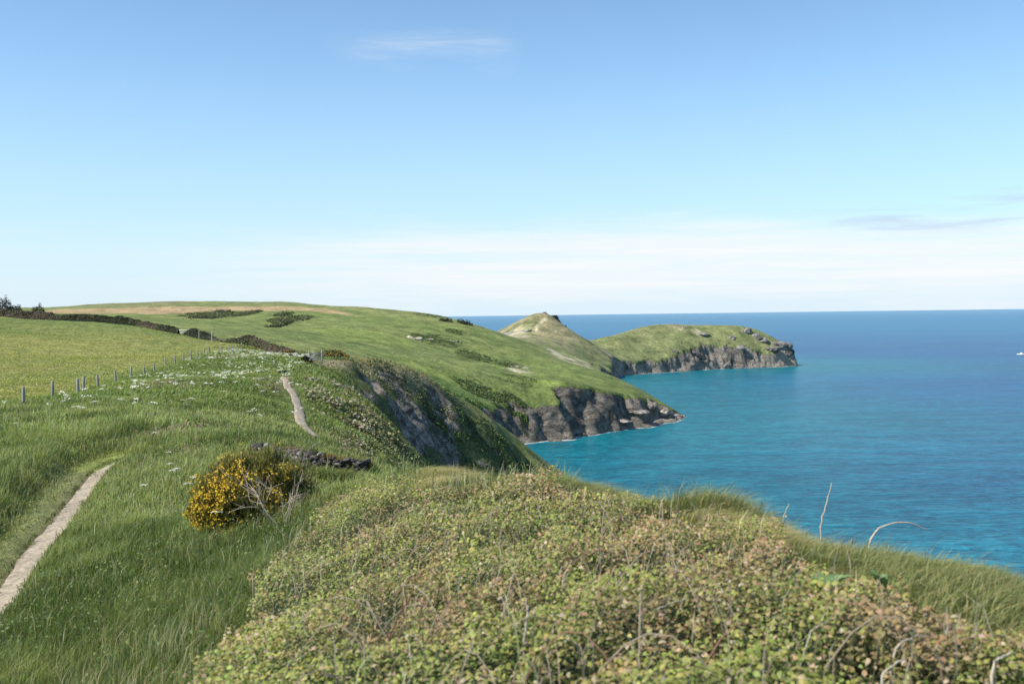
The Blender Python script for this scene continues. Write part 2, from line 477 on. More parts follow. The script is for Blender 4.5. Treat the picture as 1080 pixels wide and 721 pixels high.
def ground_mat(name, s1, s2, bump, bdist, rs, rk_lo=0.45, rk_hi=1.5):
    """turf coloured by attribute, turning to cracked rock where the 'rock' attribute says; s1/s2 noise scales (1/m)"""
    m, nt = new_mat(name)
    out = N_(nt, 'ShaderNodeOutputMaterial'); bs = N_(nt, 'ShaderNodeBsdfPrincipled', i={'Roughness': 0.9, 'Specular IOR Level': 0.15})
    nt.links.new(bs.outputs[0], out.inputs[0])
    geo = N_(nt, 'ShaderNodeNewGeometry'); pos = geo.outputs['Position']
    col = N_(nt, 'ShaderNodeAttribute', attribute_name='col').outputs['Color']
    rk = N_(nt, 'ShaderNodeAttribute', attribute_name='rock').outputs['Fac']
    n1 = noise_n(nt, s1, 6, 0.7, pos); n2 = noise_n(nt, s2, 5, 0.75, pos)
    t1 = ramp(nt, n1, 0.28, 0.72, (0.36, 0.42, 0.36), (1.55, 1.46, 1.40))
    t2 = ramp(nt, n2, 0.3, 0.7, (0.50, 0.56, 0.52), (1.5, 1.42, 1.35))
    g = mixc(nt, mixc(nt, col, t1, 1.0, 'MULTIPLY'), t2, 1.0, 'MULTIPLY')
    # rock
    r1 = noise_n(nt, rs, 8, 0.72, pos, 0.4)
    mp = N_(nt, 'ShaderNodeMapping', i={'Scale': (rs * 1.2, rs * 1.2, rs * 2.6), 'Rotation': (0.5, 0.35, 0.2)})
    nt.links.new(pos, mp.inputs[0])
    vo = N_(nt, 'ShaderNodeTexVoronoi', feature='DISTANCE_TO_EDGE', i={'Scale': 1.0, 'Randomness': 1.0})
    nz = N_(nt, 'ShaderNodeTexNoise', i={'Scale': 0.9, 'Detail': 4})
    nt.links.new(mp.outputs[0], nz.inputs['Vector'])
    nt.links.new(mixc(nt, mp.outputs[0], nz.outputs['Color'], 0.35), vo.inputs['Vector'])
    crack = ramp(nt, vo.outputs['Distance'], 0.0, 0.12, (0.35, 0.35, 0.36), (1.0, 1.0, 1.0))
    r2 = noise_n(nt, 0.42, 6, 0.75, mp.outputs[0], 1.2)
    rc = mixc(nt, ramp(nt, r1, 0.30, 0.70, (0.075, 0.070, 0.063), (0.36, 0.32, 0.27)), ramp(nt, r2, 0.36, 0.64, (rk_lo, rk_lo, rk_lo * 1.03), (rk_hi, rk_hi * .97, rk_hi * .93)), 1.0, 'MULTIPLY')
    rtint = N_(nt, 'ShaderNodeAttribute', attribute_name='rtint').outputs['Fac']
    rc = mixc(nt, rc, (0.50, 0.42, 0.33), math_n(nt, 'MULTIPLY', rtint, 0.75))
    rc = mixc(nt, rc, crack, 0.35, 'MULTIPLY')
    up = N_(nt, 'ShaderNodeSeparateXYZ'); nt.links.new(geo.outputs['Normal'], up.inputs[0])
    rfac = math_n(nt, 'ADD', rk, math_n(nt, 'MULTIPLY', math_n(nt, 'SUBTRACT', n1, 0.5), 1.3))
    rfac = N_(nt, 'ShaderNodeMapRange', i={'From Min': 0.40, 'From Max': 0.62}); nt.links.new(math_n(nt, 'ADD', rk, math_n(nt, 'MULTIPLY', math_n(nt, 'SUBTRACT', n1, 0.5), 1.9)), rfac.inputs[0])
    rf = rfac.outputs[0]
    nt.links.new(mixc(nt, g, rc, rf), bs.inputs['Base Color'])
    hgt = math_n(nt, 'ADD', math_n(nt, 'MULTIPLY', n1, 0.6), math_n(nt, 'MULTIPLY', n2, 0.4))
    rh = math_n(nt, 'ADD', math_n(nt, 'MULTIPLY', r1, 2.2), math_n(nt, 'ADD', math_n(nt, 'MULTIPLY', math_n(nt, 'MINIMUM', vo.outputs['Distance'], 0.15), 1.0), math_n(nt, 'MULTIPLY', r2, 1.6)))
    hm = N_(nt, 'ShaderNodeMix', data_type='FLOAT'); nt.links.new(rf, hm.inputs[0]); nt.links.new(hgt, hm.inputs[2]); nt.links.new(rh, hm.inputs[3])
    bp = N_(nt, 'ShaderNodeBump', i={'Strength': bump, 'Distance': bdist}); nt.links.new(hm.outputs[0], bp.inputs['Height'])
    nt.links.new(bp.outputs[0], bs.inputs['Normal'])
    return m


def leaf_mat(name, trans=0.3, rough=0.5, spec=0.3, nscale=None):
    m, nt = new_mat(name)
    out = N_(nt, 'ShaderNodeOutputMaterial')
    col = N_(nt, 'ShaderNodeAttribute', attribute_name='col').outputs['Color']
    bs = N_(nt, 'ShaderNodeBsdfPrincipled', i={'Roughness': rough, 'Specular IOR Level': spec})
    tr = N_(nt, 'ShaderNodeBsdfTranslucent')
    if nscale:
        geo = N_(nt, 'ShaderNodeNewGeometry')
        col = mixc(nt, col, ramp(nt, noise_n(nt, nscale, 3, 0.6, geo.outputs['Position']), 0.3, 0.7, (0.75, 0.75, 0.75), (1.25, 1.22, 1.15)), 1.0, 'MULTIPLY')
    nt.links.new(col, bs.inputs['Base Color'])
    nt.links.new(mixc(nt, col, (1.1, 1.15, 0.6), 1.0, 'MULTIPLY'), tr.inputs[0])
    mx = N_(nt, 'ShaderNodeMixShader', i={0: trans})
    nt.links.new(bs.outputs[0], mx.inputs[1]); nt.links.new(tr.outputs[0], mx.inputs[2]); nt.links.new(mx.outputs[0], out.inputs[0])
    return m


def plain_mat(name, rough=0.85, spec=0.2, nscale=20.0, lo=0.7, hi=1.25, bump=0.3, bdist=0.01):
    """attribute colour broken up by noise, with a bump"""
    m, nt = new_mat(name)
    out = N_(nt, 'ShaderNodeOutputMaterial'); bs = N_(nt, 'ShaderNodeBsdfPrincipled', i={'Roughness': rough, 'Specular IOR Level': spec})
    nt.links.new(bs.outputs[0], out.inputs[0])
    geo = N_(nt, 'ShaderNodeNewGeometry'); n = noise_n(nt, nscale, 6, 0.65, geo.outputs['Position'])
    col = N_(nt, 'ShaderNodeAttribute', attribute_name='col').outputs['Color']
    nt.links.new(mixc(nt, col, ramp(nt, n, 0.3, 0.7, (lo, lo, lo), (hi, hi, hi)), 1.0, 'MULTIPLY'), bs.inputs['Base Color'])
    bp = N_(nt, 'ShaderNodeBump', i={'Strength': bump, 'Distance': bdist}); nt.links.new(n, bp.inputs['Height']); nt.links.new(bp.outputs[0], bs.inputs['Normal'])
    return m


M_NEAR = ground_mat("turf_near", 3.0, 14.0, 0.6, 0.10, 1.2)
M_MID = ground_mat("turf_slope", 0.55, 2.6, 0.9, 0.9, 0.75, 0.3, 2.6)
M_HEAD = ground_mat("turf_headland", 0.10, 0.55, 1.0, 2.4, 0.17, 0.35, 1.9)
M_RUMP = ground_mat("turf_far_headland", 0.07, 0.36, 0.9, 2.4, 0.14, 0.4, 1.7)
M_LEAF = leaf_mat("leaf", 0.28, 0.5, 0.3, 2.0)
M_GRASS = leaf_mat("grass_blade", 0.40, 0.55, 0.25)
M_FAR_LEAF = leaf_mat("hedge_leaf", 0.15, 0.7, 0.15)
M_PETAL = leaf_mat("petal", 0.2, 0.6, 0.2)
M_WOOD = plain_mat("weathered_wood", 0.85, 0.2, 30.0, 0.6, 1.25, 0.4, 0.01)
M_TWIG = plain_mat("dry_stem", 0.8, 0.2, 40.0, 0.7, 1.2, 0.2, 0.003)
M_STONE = plain_mat("wall_stone", 0.9, 0.2, 9.0, 0.45, 1.5, 0.6, 0.03)
M_CRAG = plain_mat("crag", 0.92, 0.15, 0.55, 0.35, 1.55, 0.9, 0.6)
M_PATH = plain_mat("path_earth", 0.95, 0.1, 7.0, 0.55, 1.35, 0.8, 0.04)
M_PAINT = plain_mat("boat_paint", 0.35, 0.5, 2.0, 0.92, 1.05, 0.0, 0.01)

# ------------------------------------------------------------------ ground colours
C = {k: np.array(v) for k, v in dict(
    meadow=(.110, .155, .045), meadow2=(.185, .225, .068), yellow=(.290, .290, .095), yellow2=(.205, .245, .078),
    head=(.165, .215, .070), head2=(.215, .250, .090), rump=(.200, .225, .105), scrub=(.080, .105, .045), dry=(.31, .27, .18),
    tan=(.41, .305, .18), pale=(.50, .45, .34), soil=(.06, .05, .03), pathc=(.39, .325, .245), bank=(.045, .055, .022)).items()}


def ellipse(u, v, ru, rv, y0=3.0):
    p = hit(u, v, y0); a = hit(u - ru, v, y0); b = hit(u, v + rv, y0); c = hit(u, v - rv, y0)
    if p is None: return None
    rx = max(ru / F_PX * p[1], 0.5)
    ry = 0.5 * abs((c[1] if c is not None and c[1] < p[1] * 1.6 else 2 * p[1] - b[1]) - b[1])
    return p[0], p[1], rx, max(ry, rx * 0.3)


def blob(x, y, e, s=3, rough=0.55):
    if e is None: return np.zeros(np.shape(x))
    q = np.sqrt(((x - e[0]) / e[2]) ** 2 + ((y - e[1]) / e[3]) ** 2) + rough * fbm(x, y, max(e[2] * 0.5, 0.5), 3, s)
    return 1 - sst(0.7, 1.2, q)


SCRUB = [ellipse(*q) for q in [(460, 358, 28, 6), (500, 376, 20, 5), (535, 384, 17, 4), (500, 408, 26, 8), (530, 422, 40, 12), (480, 350, 12, 3),
                               (225, 333, 30, 3.5), (308, 336, 16, 6), (262, 330, 9, 3), (455, 333, 22, 1.6), (545, 398, 22, 3)]]
LUSH = ellipse(500, 424, 75, 17, 300)
BRIGHT = [ellipse(*q) for q in [(470, 396, 60, 1.8), (560, 401, 40, 2.2), (540, 438, 26, 8), (380, 352, 60, 7)]]
PALE = [ellipse(*q) for q in [(545, 353.5, 17, 3), (600, 376, 18, 2.6), (588, 371, 14, 1.6), (612, 381, 11, 2.4), (548, 390, 14, 4), (735, 350, 8, 3.2), (718, 347.5, 2, 1), (640, 372, 10, 1.0)]]
HUMP_PATH = np.array([hit(u, v)[:2] for u, v in [(565, 348), (567, 343), (571, 339), (575, 336)]])
TAN = np.array([at(u, v, Y)[:2] for u, v, Y in [(40, 333, 590), (150, 333, 600), (195, 331, 640), (230, 327.5, 690), (290, 327, 700), (325, 328, 690), (378, 334, 676),
                                                (345, 327, 710), (300, 322, 745), (180, 321, 745), (110, 322, 735), (50, 327, 715)]])
PATH1 = np.array([hit(u, v, y0=8) for u, v in [(-40, 672), (-12, 645), (10, 618), (30, 590), (50, 563), (68, 543), (84, 522), (94, 508), (104, 496), (112, 490), (124, 484)]])
RUT = PATH1[:, :2]
PATH2 = np.array([hit(u, v, y0=40) for u, v in [(334, 462), (328, 457), (321, 451), (317, 445), (316, 439), (315, 431), (312, 421), (306, 411), (302, 403), (298, 397)]])
KNOLL_EDGE = np.array([at(*p)[:2] for p in [(330, 382, 120), (350, 383, 122), (370, 385, 130), (400, 390, 136), (430, 398, 141), (460, 411, 146)]])
BRAMBLE = np.array([hit(u, v)[:2] for u, v in [(240, 740), (246, 720), (254, 680), (264, 640), (282, 610), (308, 585), (330, 560), (352, 540), (420, 528), (480, 530), (560, 532), (620, 538),
                                               (690, 552), (755, 566), (800, 586), (840, 612), (890, 640), (960, 668), (1040, 700), (1110, 745), (800, 900), (300, 900)]])
BRAMBLE[-2:] = [(2.0, 2.5), (-1.5, 2.8)]
FENCE_P = np.array([at(*p)[:2] for p in FENCE])
HEDGE_L = np.array([at(*p)[:2] for p in [(-60, 333, 262), (0, 335, 252), (60, 341, 249), (120, 343, 246), (150, 346, 239), (187, 352, 229)]])


def face_rock(x, y):
    f = polymask(x, y, FACE, 3.0)
    return f * (0.34 + 0.34 * sst(2, -14, x) + 1.3 * fbm(x * 1.3, y, 6, 4, 3))


def colours(x, y, z, h, c, d):
    n = len(x)
    n1 = fbm(x, y, 14, 4, 0); n2 = fbm(x, y, 4, 4, 2); n3 = fbm(x, y, 70, 4, 4)
    col = mix3(np.tile(C['meadow'], (n, 1)), np.tile(C['meadow2'], (n, 1)), sst(-.5, .6, n1 * .6 + n2 * .6 + 0.4 * sst(25, 80, y)))
    # left field (beyond the fence line)
    fx = np.interp(y, FENCE_P[:, 1], FENCE_P[:, 0], left=-9e3)
    yl = sst(0, 4, fx - x) * sst(56, 62, y)
    fld = mix3(np.tile(C['yellow2'], (n, 1)), np.tile(C['yellow'], (n, 1)), sst(-.35, .45, n1 * .5 + n3 * .7 + .15))
    fld = mix3(fld, np.tile(C['head'], (n, 1)) * 0.95, sst(170, 235, y) * 0.6)
    col = mix3(col, fld, yl)
    # spur right of the far path: dry grass
    sp = sst(-1, 6, x - np.interp(y, [46, 58, 70, 82, 95, 110, 122, 150], [-10, -8.5, -12.5, -15.5, -19, -19, -20, -30])) * sst(42, 50, y) * (1 - sst(170, 200, y))
    col = mix3(col, np.tile(C['dry'] * np.array([.86, .90, .72]), (n, 1)), sp * sst(-.7, .25, n2 + n1 * .7) * .8)
    col = mix3(col, np.tile(C['scrub'], (n, 1)), sp * sst(.2, .5, fbm(x, y, 6, 4, 5)) * .4)
    f = np.zeros(n); m = (y > 60) & (y < 200)
    if m.any(): f[m] = polymask(x[m], y[m], FACE, 3.0)
    col = mix3(col, np.tile(C['scrub'] * 1.25, (n, 1)), f * .85)
    ke = np.zeros(n)
    if m.any(): ke[m] = 1 - sst(1.0, 3.2, edge_dist(x[m], y[m], KNOLL_EDGE, False) + 1.0 * n2[m])
    col = mix3(col, np.tile(C['dry'], (n, 1)), ke * .8)
    # headland
    hm = sst(225, 300, y)
    hd = mix3(np.tile(C['head'], (n, 1)), np.tile(C['head2'], (n, 1)), sst(-.4, .5, n3 + .5 * n1))
    far = sst(640, 900, y)
    hd = mix3(hd, np.tile(C['rump'], (n, 1)), far)  # far turf colour lightened to stand in for haze
    hd = mix3(hd, np.tile(C['dry'] * .9, (n, 1)), far * sst(-.1, .55, n3 + .4 * n1) * .75)
    # browner turf on the shoulder leading to the neck
    hd = mix3(hd, np.tile(C['dry'] * np.array([.8, .85, .7]), (n, 1)), sst(560, 620, y) * (1 - far) * sst(0, 60, x) * sst(-.3, .4, n1 + n3) * .7)
    col = mix3(col, hd, hm)
    if (y > 225).any():
        for e in SCRUB: col = mix3(col, np.tile(C['scrub'] * 1.2, (n, 1)), hm * blob(x, y, e) * (.15 + .6 * sst(-.3, .3, n1)))
        col = mix3(col, np.tile(np.array([.125, .205, .062]), (n, 1)), hm * blob(x, y, LUSH, 2, .5) * .75)
        for e in BRIGHT: col = mix3(col, np.tile(np.array([.215, .285, .07]), (n, 1)), hm * blob(x, y, e, 5, .3) * .6)
        for e in PALE: col = mix3(col, np.tile(C['pale'], (n, 1)), hm * blob(x, y, e, 5) * sst(-.5, .2, n1) * .8)
        t = np.zeros(n); m2 = y > 500
        if m2.any():
            t[m2] = polymask(x[m2], y[m2], TAN, 5.0)
            hp = 1 - sst(1.2, 2.6, edge_dist(x[m2], y[m2], HUMP_PATH, False)); k = np.zeros(n); k[m2] = hp
            col = mix3(col, np.tile(C['pale'] * .9, (n, 1)), k)
        col = mix3(col, np.tile(C['tan'], (n, 1)) * (1 + .12 * n2[:, None]), t * (y > 500))
    nb = (y < 30)
    if nb.any():
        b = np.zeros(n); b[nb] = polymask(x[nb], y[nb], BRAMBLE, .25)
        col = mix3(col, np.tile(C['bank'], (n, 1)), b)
        # trodden strip beside the path
        ed = np.full(n, 99.); ed[nb] = edge_dist(x[nb], y[nb], PATH1[:, :2], False)
        lf = x < np.interp(y, PATH1[:, 1], PATH1[:, 0]); col = mix3(col, np.tile(np.array([.19, .195, .10]), (n, 1)), (1 - sst(.5, 1.6, ed)) * .7 * lf); col = mix3(col, np.tile(C['soil'] * 2.2, (n, 1)), (1 - sst(.2, .5, ed)) * .8)
    # rock
    rock = sst(-.6 + .6 * sst(800, 900, y), 2.6, h - c + 1.6 * n2) * sst(200, 240, y)
    rock = np.maximum(rock, np.where(f > 0, face_rock(x, y), 0))
    rt = (1 - sst(1.6, 4.0, z + .9 * n2)) * .7 * (y > 230) + .8 * np.exp(-((x - 92) ** 2 + (y - 560) ** 2) / 500) * sst(-.4, .4, n2 + .3) + sst(880, 930, y) * .75 * sst(-.6, .4, n1) + .8 * sst(250, 300, x) * (y > 900)
    rt = np.where(z < 0.9 + .5 * n2, 0.0, rt)
    return col, np.clip(rock, 0, 1), np.clip(rt, 0, 1)


def ground(name, x0, x1, y0, y1, res, mat, sink_edge=0.0, rockamp=0.0, minz=-2.5):
    xs = np.arange(x0, x1 + res, res); ys = np.arange(y0, y1 + res, res)
    X, Y = np.meshgrid(xs, ys); x = X.ravel(); y = Y.ravel()
    z, h, c, d = terrain(x, y, True)
    col, rock, rt = colours(x, y, z, h, c, d)
    nx, ny = len(xs), len(ys)
    idx = np.arange(nx * ny).reshape(ny, nx)
    F = np.stack([idx[:-1, :-1], idx[:-1, 1:], idx[1:, 1:], idx[1:, :-1]], -1).reshape(-1, 4)
    keep = z[F].max(1) > minz
    F = F[keep]
    zz = z.copy()
    if sink_edge: zz = zz - sink_edge * (1 - sst(y0, y0 + 6 * res, y))
    V = np.stack([x, y, zz], 1)
    if rockamp:
        k = rockamp * rock * sst(0.5, 2.5, z)
        V[:, 0] += k * (fbm(x + .9 * z, y - .8 * z, 6, 4, 2)); V[:, 1] += k * (fbm(x - .7 * z, y + .9 * z, 6, 4, 6)); V[:, 2] += .5 * k * fbm(x + z, y, 5, 3, 4)
    GRIDS.append((x0, y0, res, z.reshape(ny, nx), y0 + (1.5 if sink_edge else 0), y1 - (1.0 if y0 < 300 else 0)))
    used = np.unique(F); remap = np.full(len(V), -1); remap[used] = np.arange(len(used))
    me = mesh_from(name, V[used], remap[F], col[used], {'rock': rock[used], 'rtint': rt[used]})
    return tag(obj(name, me, mat), kind='structure')


GRIDS = []


def gz(x, y):
    """height of the finished land, read from the grids"""
    x = np.asarray(x, dtype=float); y = np.asarray(y, dtype=float); z = np.full(x.shape, -5.0)
    for x0, y0, res, G, ya, yb in GRIDS:
        m = (y >= ya) & (y < yb) & (x > x0) & (x < x0 + res * (G.shape[1] - 1))
        if not m.any(): continue
        u = (x[m] - x0) / res; v = (y[m] - y0) / res
        i = np.clip(u.astype(int), 0, G.shape[1] - 2); j = np.clip(v.astype(int), 0, G.shape[0] - 2); u = u - i; v = v - j
        z[m] = (G[j, i] * (1 - u) + G[j, i + 1] * u) * (1 - v) + (G[j + 1, i] * (1 - u) + G[j + 1, i + 1] * u) * v
    return z


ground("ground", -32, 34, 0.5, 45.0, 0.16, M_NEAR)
ground("hillside", -190, 60, 43.6, 236, 0.62, M_MID, 0.25, 1.0)
ground("headland", -560, 130, 230, 862, 1.35, M_HEAD, 0.7, 2.6)
ground("far_headland", -260, 350, 856, 1240, 1.4, M_RUMP, 0.7, 2.6)
tag(obj("land_behind", mesh_from("land_behind", np.array([(-60, -60, 56), (60, -60, 54), (40, .6, 50.5), (-40, .6, 50.5)]), np.array([[0, 1, 2, 3]]), np.tile(C['meadow'], (4, 1)), {'rock': np.zeros(4), 'rtint': np.zeros(4)}), M_NEAR), kind='structure')

# ------------------------------------------------------------------ sea
th = np.linspace(-math.pi * 0.20, math.pi * 1.0, 420)
rr = np.concatenate([[30], np.geomspace(60, 2500, 190), np.geomspace(2700, 250000, 30)])
TH, RR = np.meshgrid(th, rr); x = (RR * np.cos(TH)).ravel(); y = (RR * np.sin(TH)).ravel()
dsh = -shore(x, y)
idx = np.arange(len(x)).reshape(len(rr), len(th))
Fq = np.stack([idx[:-1, :-1], idx[1:, :-1], idx[1:, 1:], idx[:-1, 1:]], -1).reshape(-1, 4)
me = mesh_from("sea", np.stack([x, y, np.full(len(x), 0.3)], 1), Fq, None, {'shore': np.clip(dsh, -50, 3000)})
m, nt = new_mat("sea_water")
out = N_(nt, 'ShaderNodeOutputMaterial'); bs = N_(nt, 'ShaderNodeBsdfPrincipled', i={'Roughness': 0.28, 'Specular IOR Level': 0.07, 'IOR': 1.33})
nt.links.new(bs.outputs[0], out.inputs[0])
pos = N_(nt, 'ShaderNodeNewGeometry').outputs['Position']
sh = N_(nt, 'ShaderNodeAttribute', attribute_name='shore').outputs['Fac']
big = N_(nt, 'ShaderNodeMapping', i={'Scale': (0.0022, 0.006, 1)}); nt.links.new(pos, big.inputs[0])
nb = noise_n(nt, 1.0, 4, 0.55, big.outputs[0])
shn = math_n(nt, 'ADD', sh, math_n(nt, 'MULTIPLY', math_n(nt, 'SUBTRACT', nb, 0.5), 160.0))
mr = N_(nt, 'ShaderNodeMapRange', interpolation_type='SMOOTHSTEP', i={'From Min': -10, 'From Max': 330}); nt.links.new(shn, mr.inputs[0])
wc = mixc(nt, (0.006, 0.135, 0.175), (0.006, 0.085, 0.195), mr.outputs[0])
wc = mixc(nt, wc, ramp(nt, nb, 0.35, 0.7, (0.82, 0.85, 0.88), (1.25, 1.2, 1.15)), 1.0, 'MULTIPLY')  # pale streaks, plus cloud shadow painted into the water colour
wv = N_(nt, 'ShaderNodeMapping', i={'Scale': (0.19, 0.40, 1), 'Rotation': (0, 0, 0.25)}); nt.links.new(pos, wv.inputs[0])
w1 = noise_n(nt, 1.0, 6, 0.62, wv.outputs[0], 0.3)
wv2 = N_(nt, 'ShaderNodeMapping', i={'Scale': (0.03, 0.075, 1), 'Rotation': (0, 0, -0.1)}); nt.links.new(pos, wv2.inputs[0])
w2 = noise_n(nt, 1.0, 3, 0.5, wv2.outputs[0])
wc = mixc(nt, wc, ramp(nt, w1, 0.40, 0.60, (0.62, 0.67, 0.73), (1.36, 1.29, 1.22)), 1.0, 'MULTIPLY')  # light and dark of the ripples painted into the colour, also below
wv3 = N_(nt, 'ShaderNodeMapping', i={'Scale': (0.65, 1.25, 1), 'Rotation': (0, 0, 0.15)}); nt.links.new(pos, wv3.inputs[0])
w3 = noise_n(nt, 1.0, 4, 0.6, wv3.outputs[0])
wc = mixc(nt, wc, ramp(nt, w3, 0.38, 0.62, (0.66, 0.70, 0.75), (1.34, 1.28, 1.22)), 1.0, 'MULTIPLY')
wc = mixc(nt, wc, ramp(nt, w2, 0.36, 0.64, (0.80, 0.83, 0.86), (1.2, 1.16, 1.13)), 1.0, 'MULTIPLY')
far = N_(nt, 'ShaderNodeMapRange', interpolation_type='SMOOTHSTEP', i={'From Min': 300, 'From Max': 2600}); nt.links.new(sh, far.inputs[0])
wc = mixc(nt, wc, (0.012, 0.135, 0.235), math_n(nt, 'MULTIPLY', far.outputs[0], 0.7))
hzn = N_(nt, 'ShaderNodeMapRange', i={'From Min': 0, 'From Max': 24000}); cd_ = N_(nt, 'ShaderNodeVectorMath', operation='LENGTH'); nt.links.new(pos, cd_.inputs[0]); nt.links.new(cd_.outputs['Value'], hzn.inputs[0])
wc = mixc(nt, wc, (0.09, 0.22, 0.34), math_n(nt, 'MULTIPLY', hzn.outputs[0], 0.75))  # horizon haze painted into the water colour, growing with distance
# foam at the rocks and a few white caps
fo = N_(nt, 'ShaderNodeMapRange', i={'From Min': 7.0, 'From Max': -2.0}); nt.links.new(sh, fo.inputs[0])
fn = noise_n(nt, 0.22, 6, 0.7, pos)
ff = N_(nt, 'ShaderNodeMapRange', i={'From Min': 0.95, 'From Max': 1.25}); nt.links.new(math_n(nt, 'ADD', fo.outputs[0], math_n(nt, 'MULTIPLY', fn, 0.75)), ff.inputs[0])
cap = N_(nt, 'ShaderNodeMapRange', i={'From Min': 0.735, 'From Max': 0.79}); nt.links.new(w1, cap.inputs[0])
wc = mixc(nt, wc, (0.75, 0.78, 0.78), math_n(nt, 'MAXIMUM', ff.outputs[0], math_n(nt, 'MULTIPLY', cap.outputs[0], 0.5)))
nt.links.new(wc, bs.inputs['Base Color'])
bp = N_(nt, 'ShaderNodeBump', i={'Strength': 0.5, 'Distance': 1.2})
nt.links.new(math_n(nt, 'ADD', w1, math_n(nt, 'MULTIPLY', w2, 1.5)), bp.inputs['Height']); nt.links.new(bp.outputs[0], bs.inputs['Normal'])
tag(obj("sea", me, m), kind='structure')


# ------------------------------------------------------------------ paths
def strip(name, P, width, mat, lift, col, seg=0.12, jit=0.03):
    P = np.asarray(P)[:, :2]
    s = np.concatenate([[0], np.cumsum(np.linalg.norm(np.diff(P, axis=0), axis=1))])
    t = np.arange(0, s[-1], seg)
    x = np.interp(t, s, P[:, 0]); y = np.interp(t, s, P[:, 1])
    k = max(3, int(1.2 / seg)) | 1
    ker = np.hanning(k + 2)[1:-1]; ker /= ker.sum()
    x = np.convolve(np.pad(x, k // 2, 'edge'), ker, 'valid'); y = np.convolve(np.pad(y, k // 2, 'edge'), ker, 'valid')
    tx = np.gradient(x); ty = np.gradient(y); L = np.hypot(tx, ty); nx_, ny_ = -ty / L, tx / L
    cr = np.linspace(-1, 1, 9)
    w = width / 2 * (1 + 0.30 * fbm(t, t * 0, 1.6, 4, 2, .7))
    w = w * (0.25 + 0.75 * sst(0, 2.0, s[-1] - t)) * (0.3 + 0.7 * sst(0, 1.0, t))
    X = x[:, None] + nx_[:, None] * cr[None] * w[:, None] + nx_[:, None] * jit * fbm(t, t * 0 + 5, 1.3, 3, 4)[:, None]
    Yy = y[:, None] + ny_[:, None] * cr[None] * w[:, None]
    Z = gz(X.ravel(), Yy.ravel()).reshape(X.shape) + lift * (1 - .5 * np.abs(cr[None]) ** 4)
    idx = np.arange(X.size).reshape(X.shape)
    F = np.stack([idx[:-1, :-1], idx[1:, :-1], idx[1:, 1:], idx[:-1, 1:]], -1).reshape(-1, 4)
    c = np.tile(np.array(col), (X.size, 1)) * (0.95 + 0.2 * fbm(X.ravel(), Yy.ravel(), 0.6, 3, 3))[:, None]
    me = mesh_from(name, np.stack([X.ravel(), Yy.ravel(), Z.ravel()], 1), F, c)
    return tag(obj(name, me, mat), kind='structure')


strip("path", PATH1, 0.44, M_PATH, 0.03, C['pathc'])
strip("path", PATH2, 0.60, M_PATH, 0.10, C['pathc'] * 1.0, 0.3)

# ------------------------------------------------------------------ ground cover (nobody could count these)
def wedge(n, y0, y1, u0, u1, p=1.0):
    """random points of the land seen between two bearings, spread over its area"""
    y = np.sqrt(RNG.random(n) * (y1 ** 2 - y0 ** 2) + y0 ** 2) if p == 1.0 else y0 * (y1 / y0) ** RNG.random(n)
    return (RNG.random(n) * (u1 - u0) + u0) / F_PX * y, y


def path_dist(x, y):
    return np.minimum(edge_dist(x, y, PATH1[:, :2], False), edge_dist(x, y, PATH2[:, :2], False))


def stuff(name, parts, mat, label=None):
    V, F, Cc = cat(parts)
    return tag(obj(name, mesh_from(name, V, F, Cc, smooth=False), mat), label, None, None, 'stuff')


def jitter(col, n, s=0.18):
    return np.clip(col * (1 + RNG.normal(0, s, (n, 1))) * (1 + RNG.normal(0, s * .35, (n, 3))), 0.005, 1)


# --- meadow grass
parts = []
for (y0, y1, dens, wid, hh) in ((6.5, 13, 1350, .008, .25), (13, 22, 700, .012, .26), (22, 36, 280, .020, .27), (36, 62, 80, .045, .28)):
    u0, u1 = -660, 60
    area = (u1 - u0) / F_PX * (y1 ** 2 - y0 ** 2) / 2
    x, y = wedge(int(area * dens), y0, y1, u0, u1)
    bm = polymask(x, y, BRAMBLE, .35)
    keep = (bm < RNG.random(len(x)) * .9) & (x < 4 - .2 * y)
    pd = path_dist(x, y)
    keep &= pd > .10 + .24 * RNG.random(len(x)) ** .5
    lipd = x - lip_x(y)
    keep &= ~((lipd > .3) & (lipd < 1.2) & (y > 11) & (y < 40) & (RNG.random(len(x)) < .3))
    x, y = x[keep], y[keep]; n = len(x)
    cl = fbm(x, y, 1.1, 3, 1); cl2 = fbm(x, y, 4.5, 3, 5)
    z = gz(x, y)
    c0 = mix3(np.tile([.125, .165, .055], (n, 1)), np.tile([.310, .350, .125], (n, 1)), sst(-.55, .55, cl * .7 + cl2 * .8))
    c0 = mix3(c0, np.tile([.36, .33, .21], (n, 1)), ((RNG.random(n) < .05 + .06 * sst(0, .6, cl2))).astype(float))
    h = hh * (.55 + .75 * RNG.random(n)) * (1 + .55 * cl)
    strip_k = (1 - sst(.7, 1.6, path_dist(x, y))) * (x < np.interp(y, PATH1[:, 1], PATH1[:, 0])); h = h * (1 - .78 * strip_k) * (.55 + .45 * sst(.15, .5, path_dist(x, y)))
    c0 = mix3(c0, np.tile([.24, .25, .12], (n, 1)), strip_k * .6)
    lp = np.where((y > 11) & (y < 40), (1 - sst(.1, 1.8, np.abs(lip_x(y) - x - .8))), 0); h = h * (1 + .5 * lp)
    la = .5 + 1.6 * cl2 + RNG.normal(0, 1.5, n); h = h * (1 + .35 * fbm(x, y, .45, 2, 6)) * np.where(RNG.random(n) < .04, 1.5, 1)
    parts.append(blades(np.stack([x, y, z - .02], 1), h, wid, la, np.clip(.12 + .55 * RNG.random(n) + .2 * cl, .05, 1.1), jitter(c0, n)))
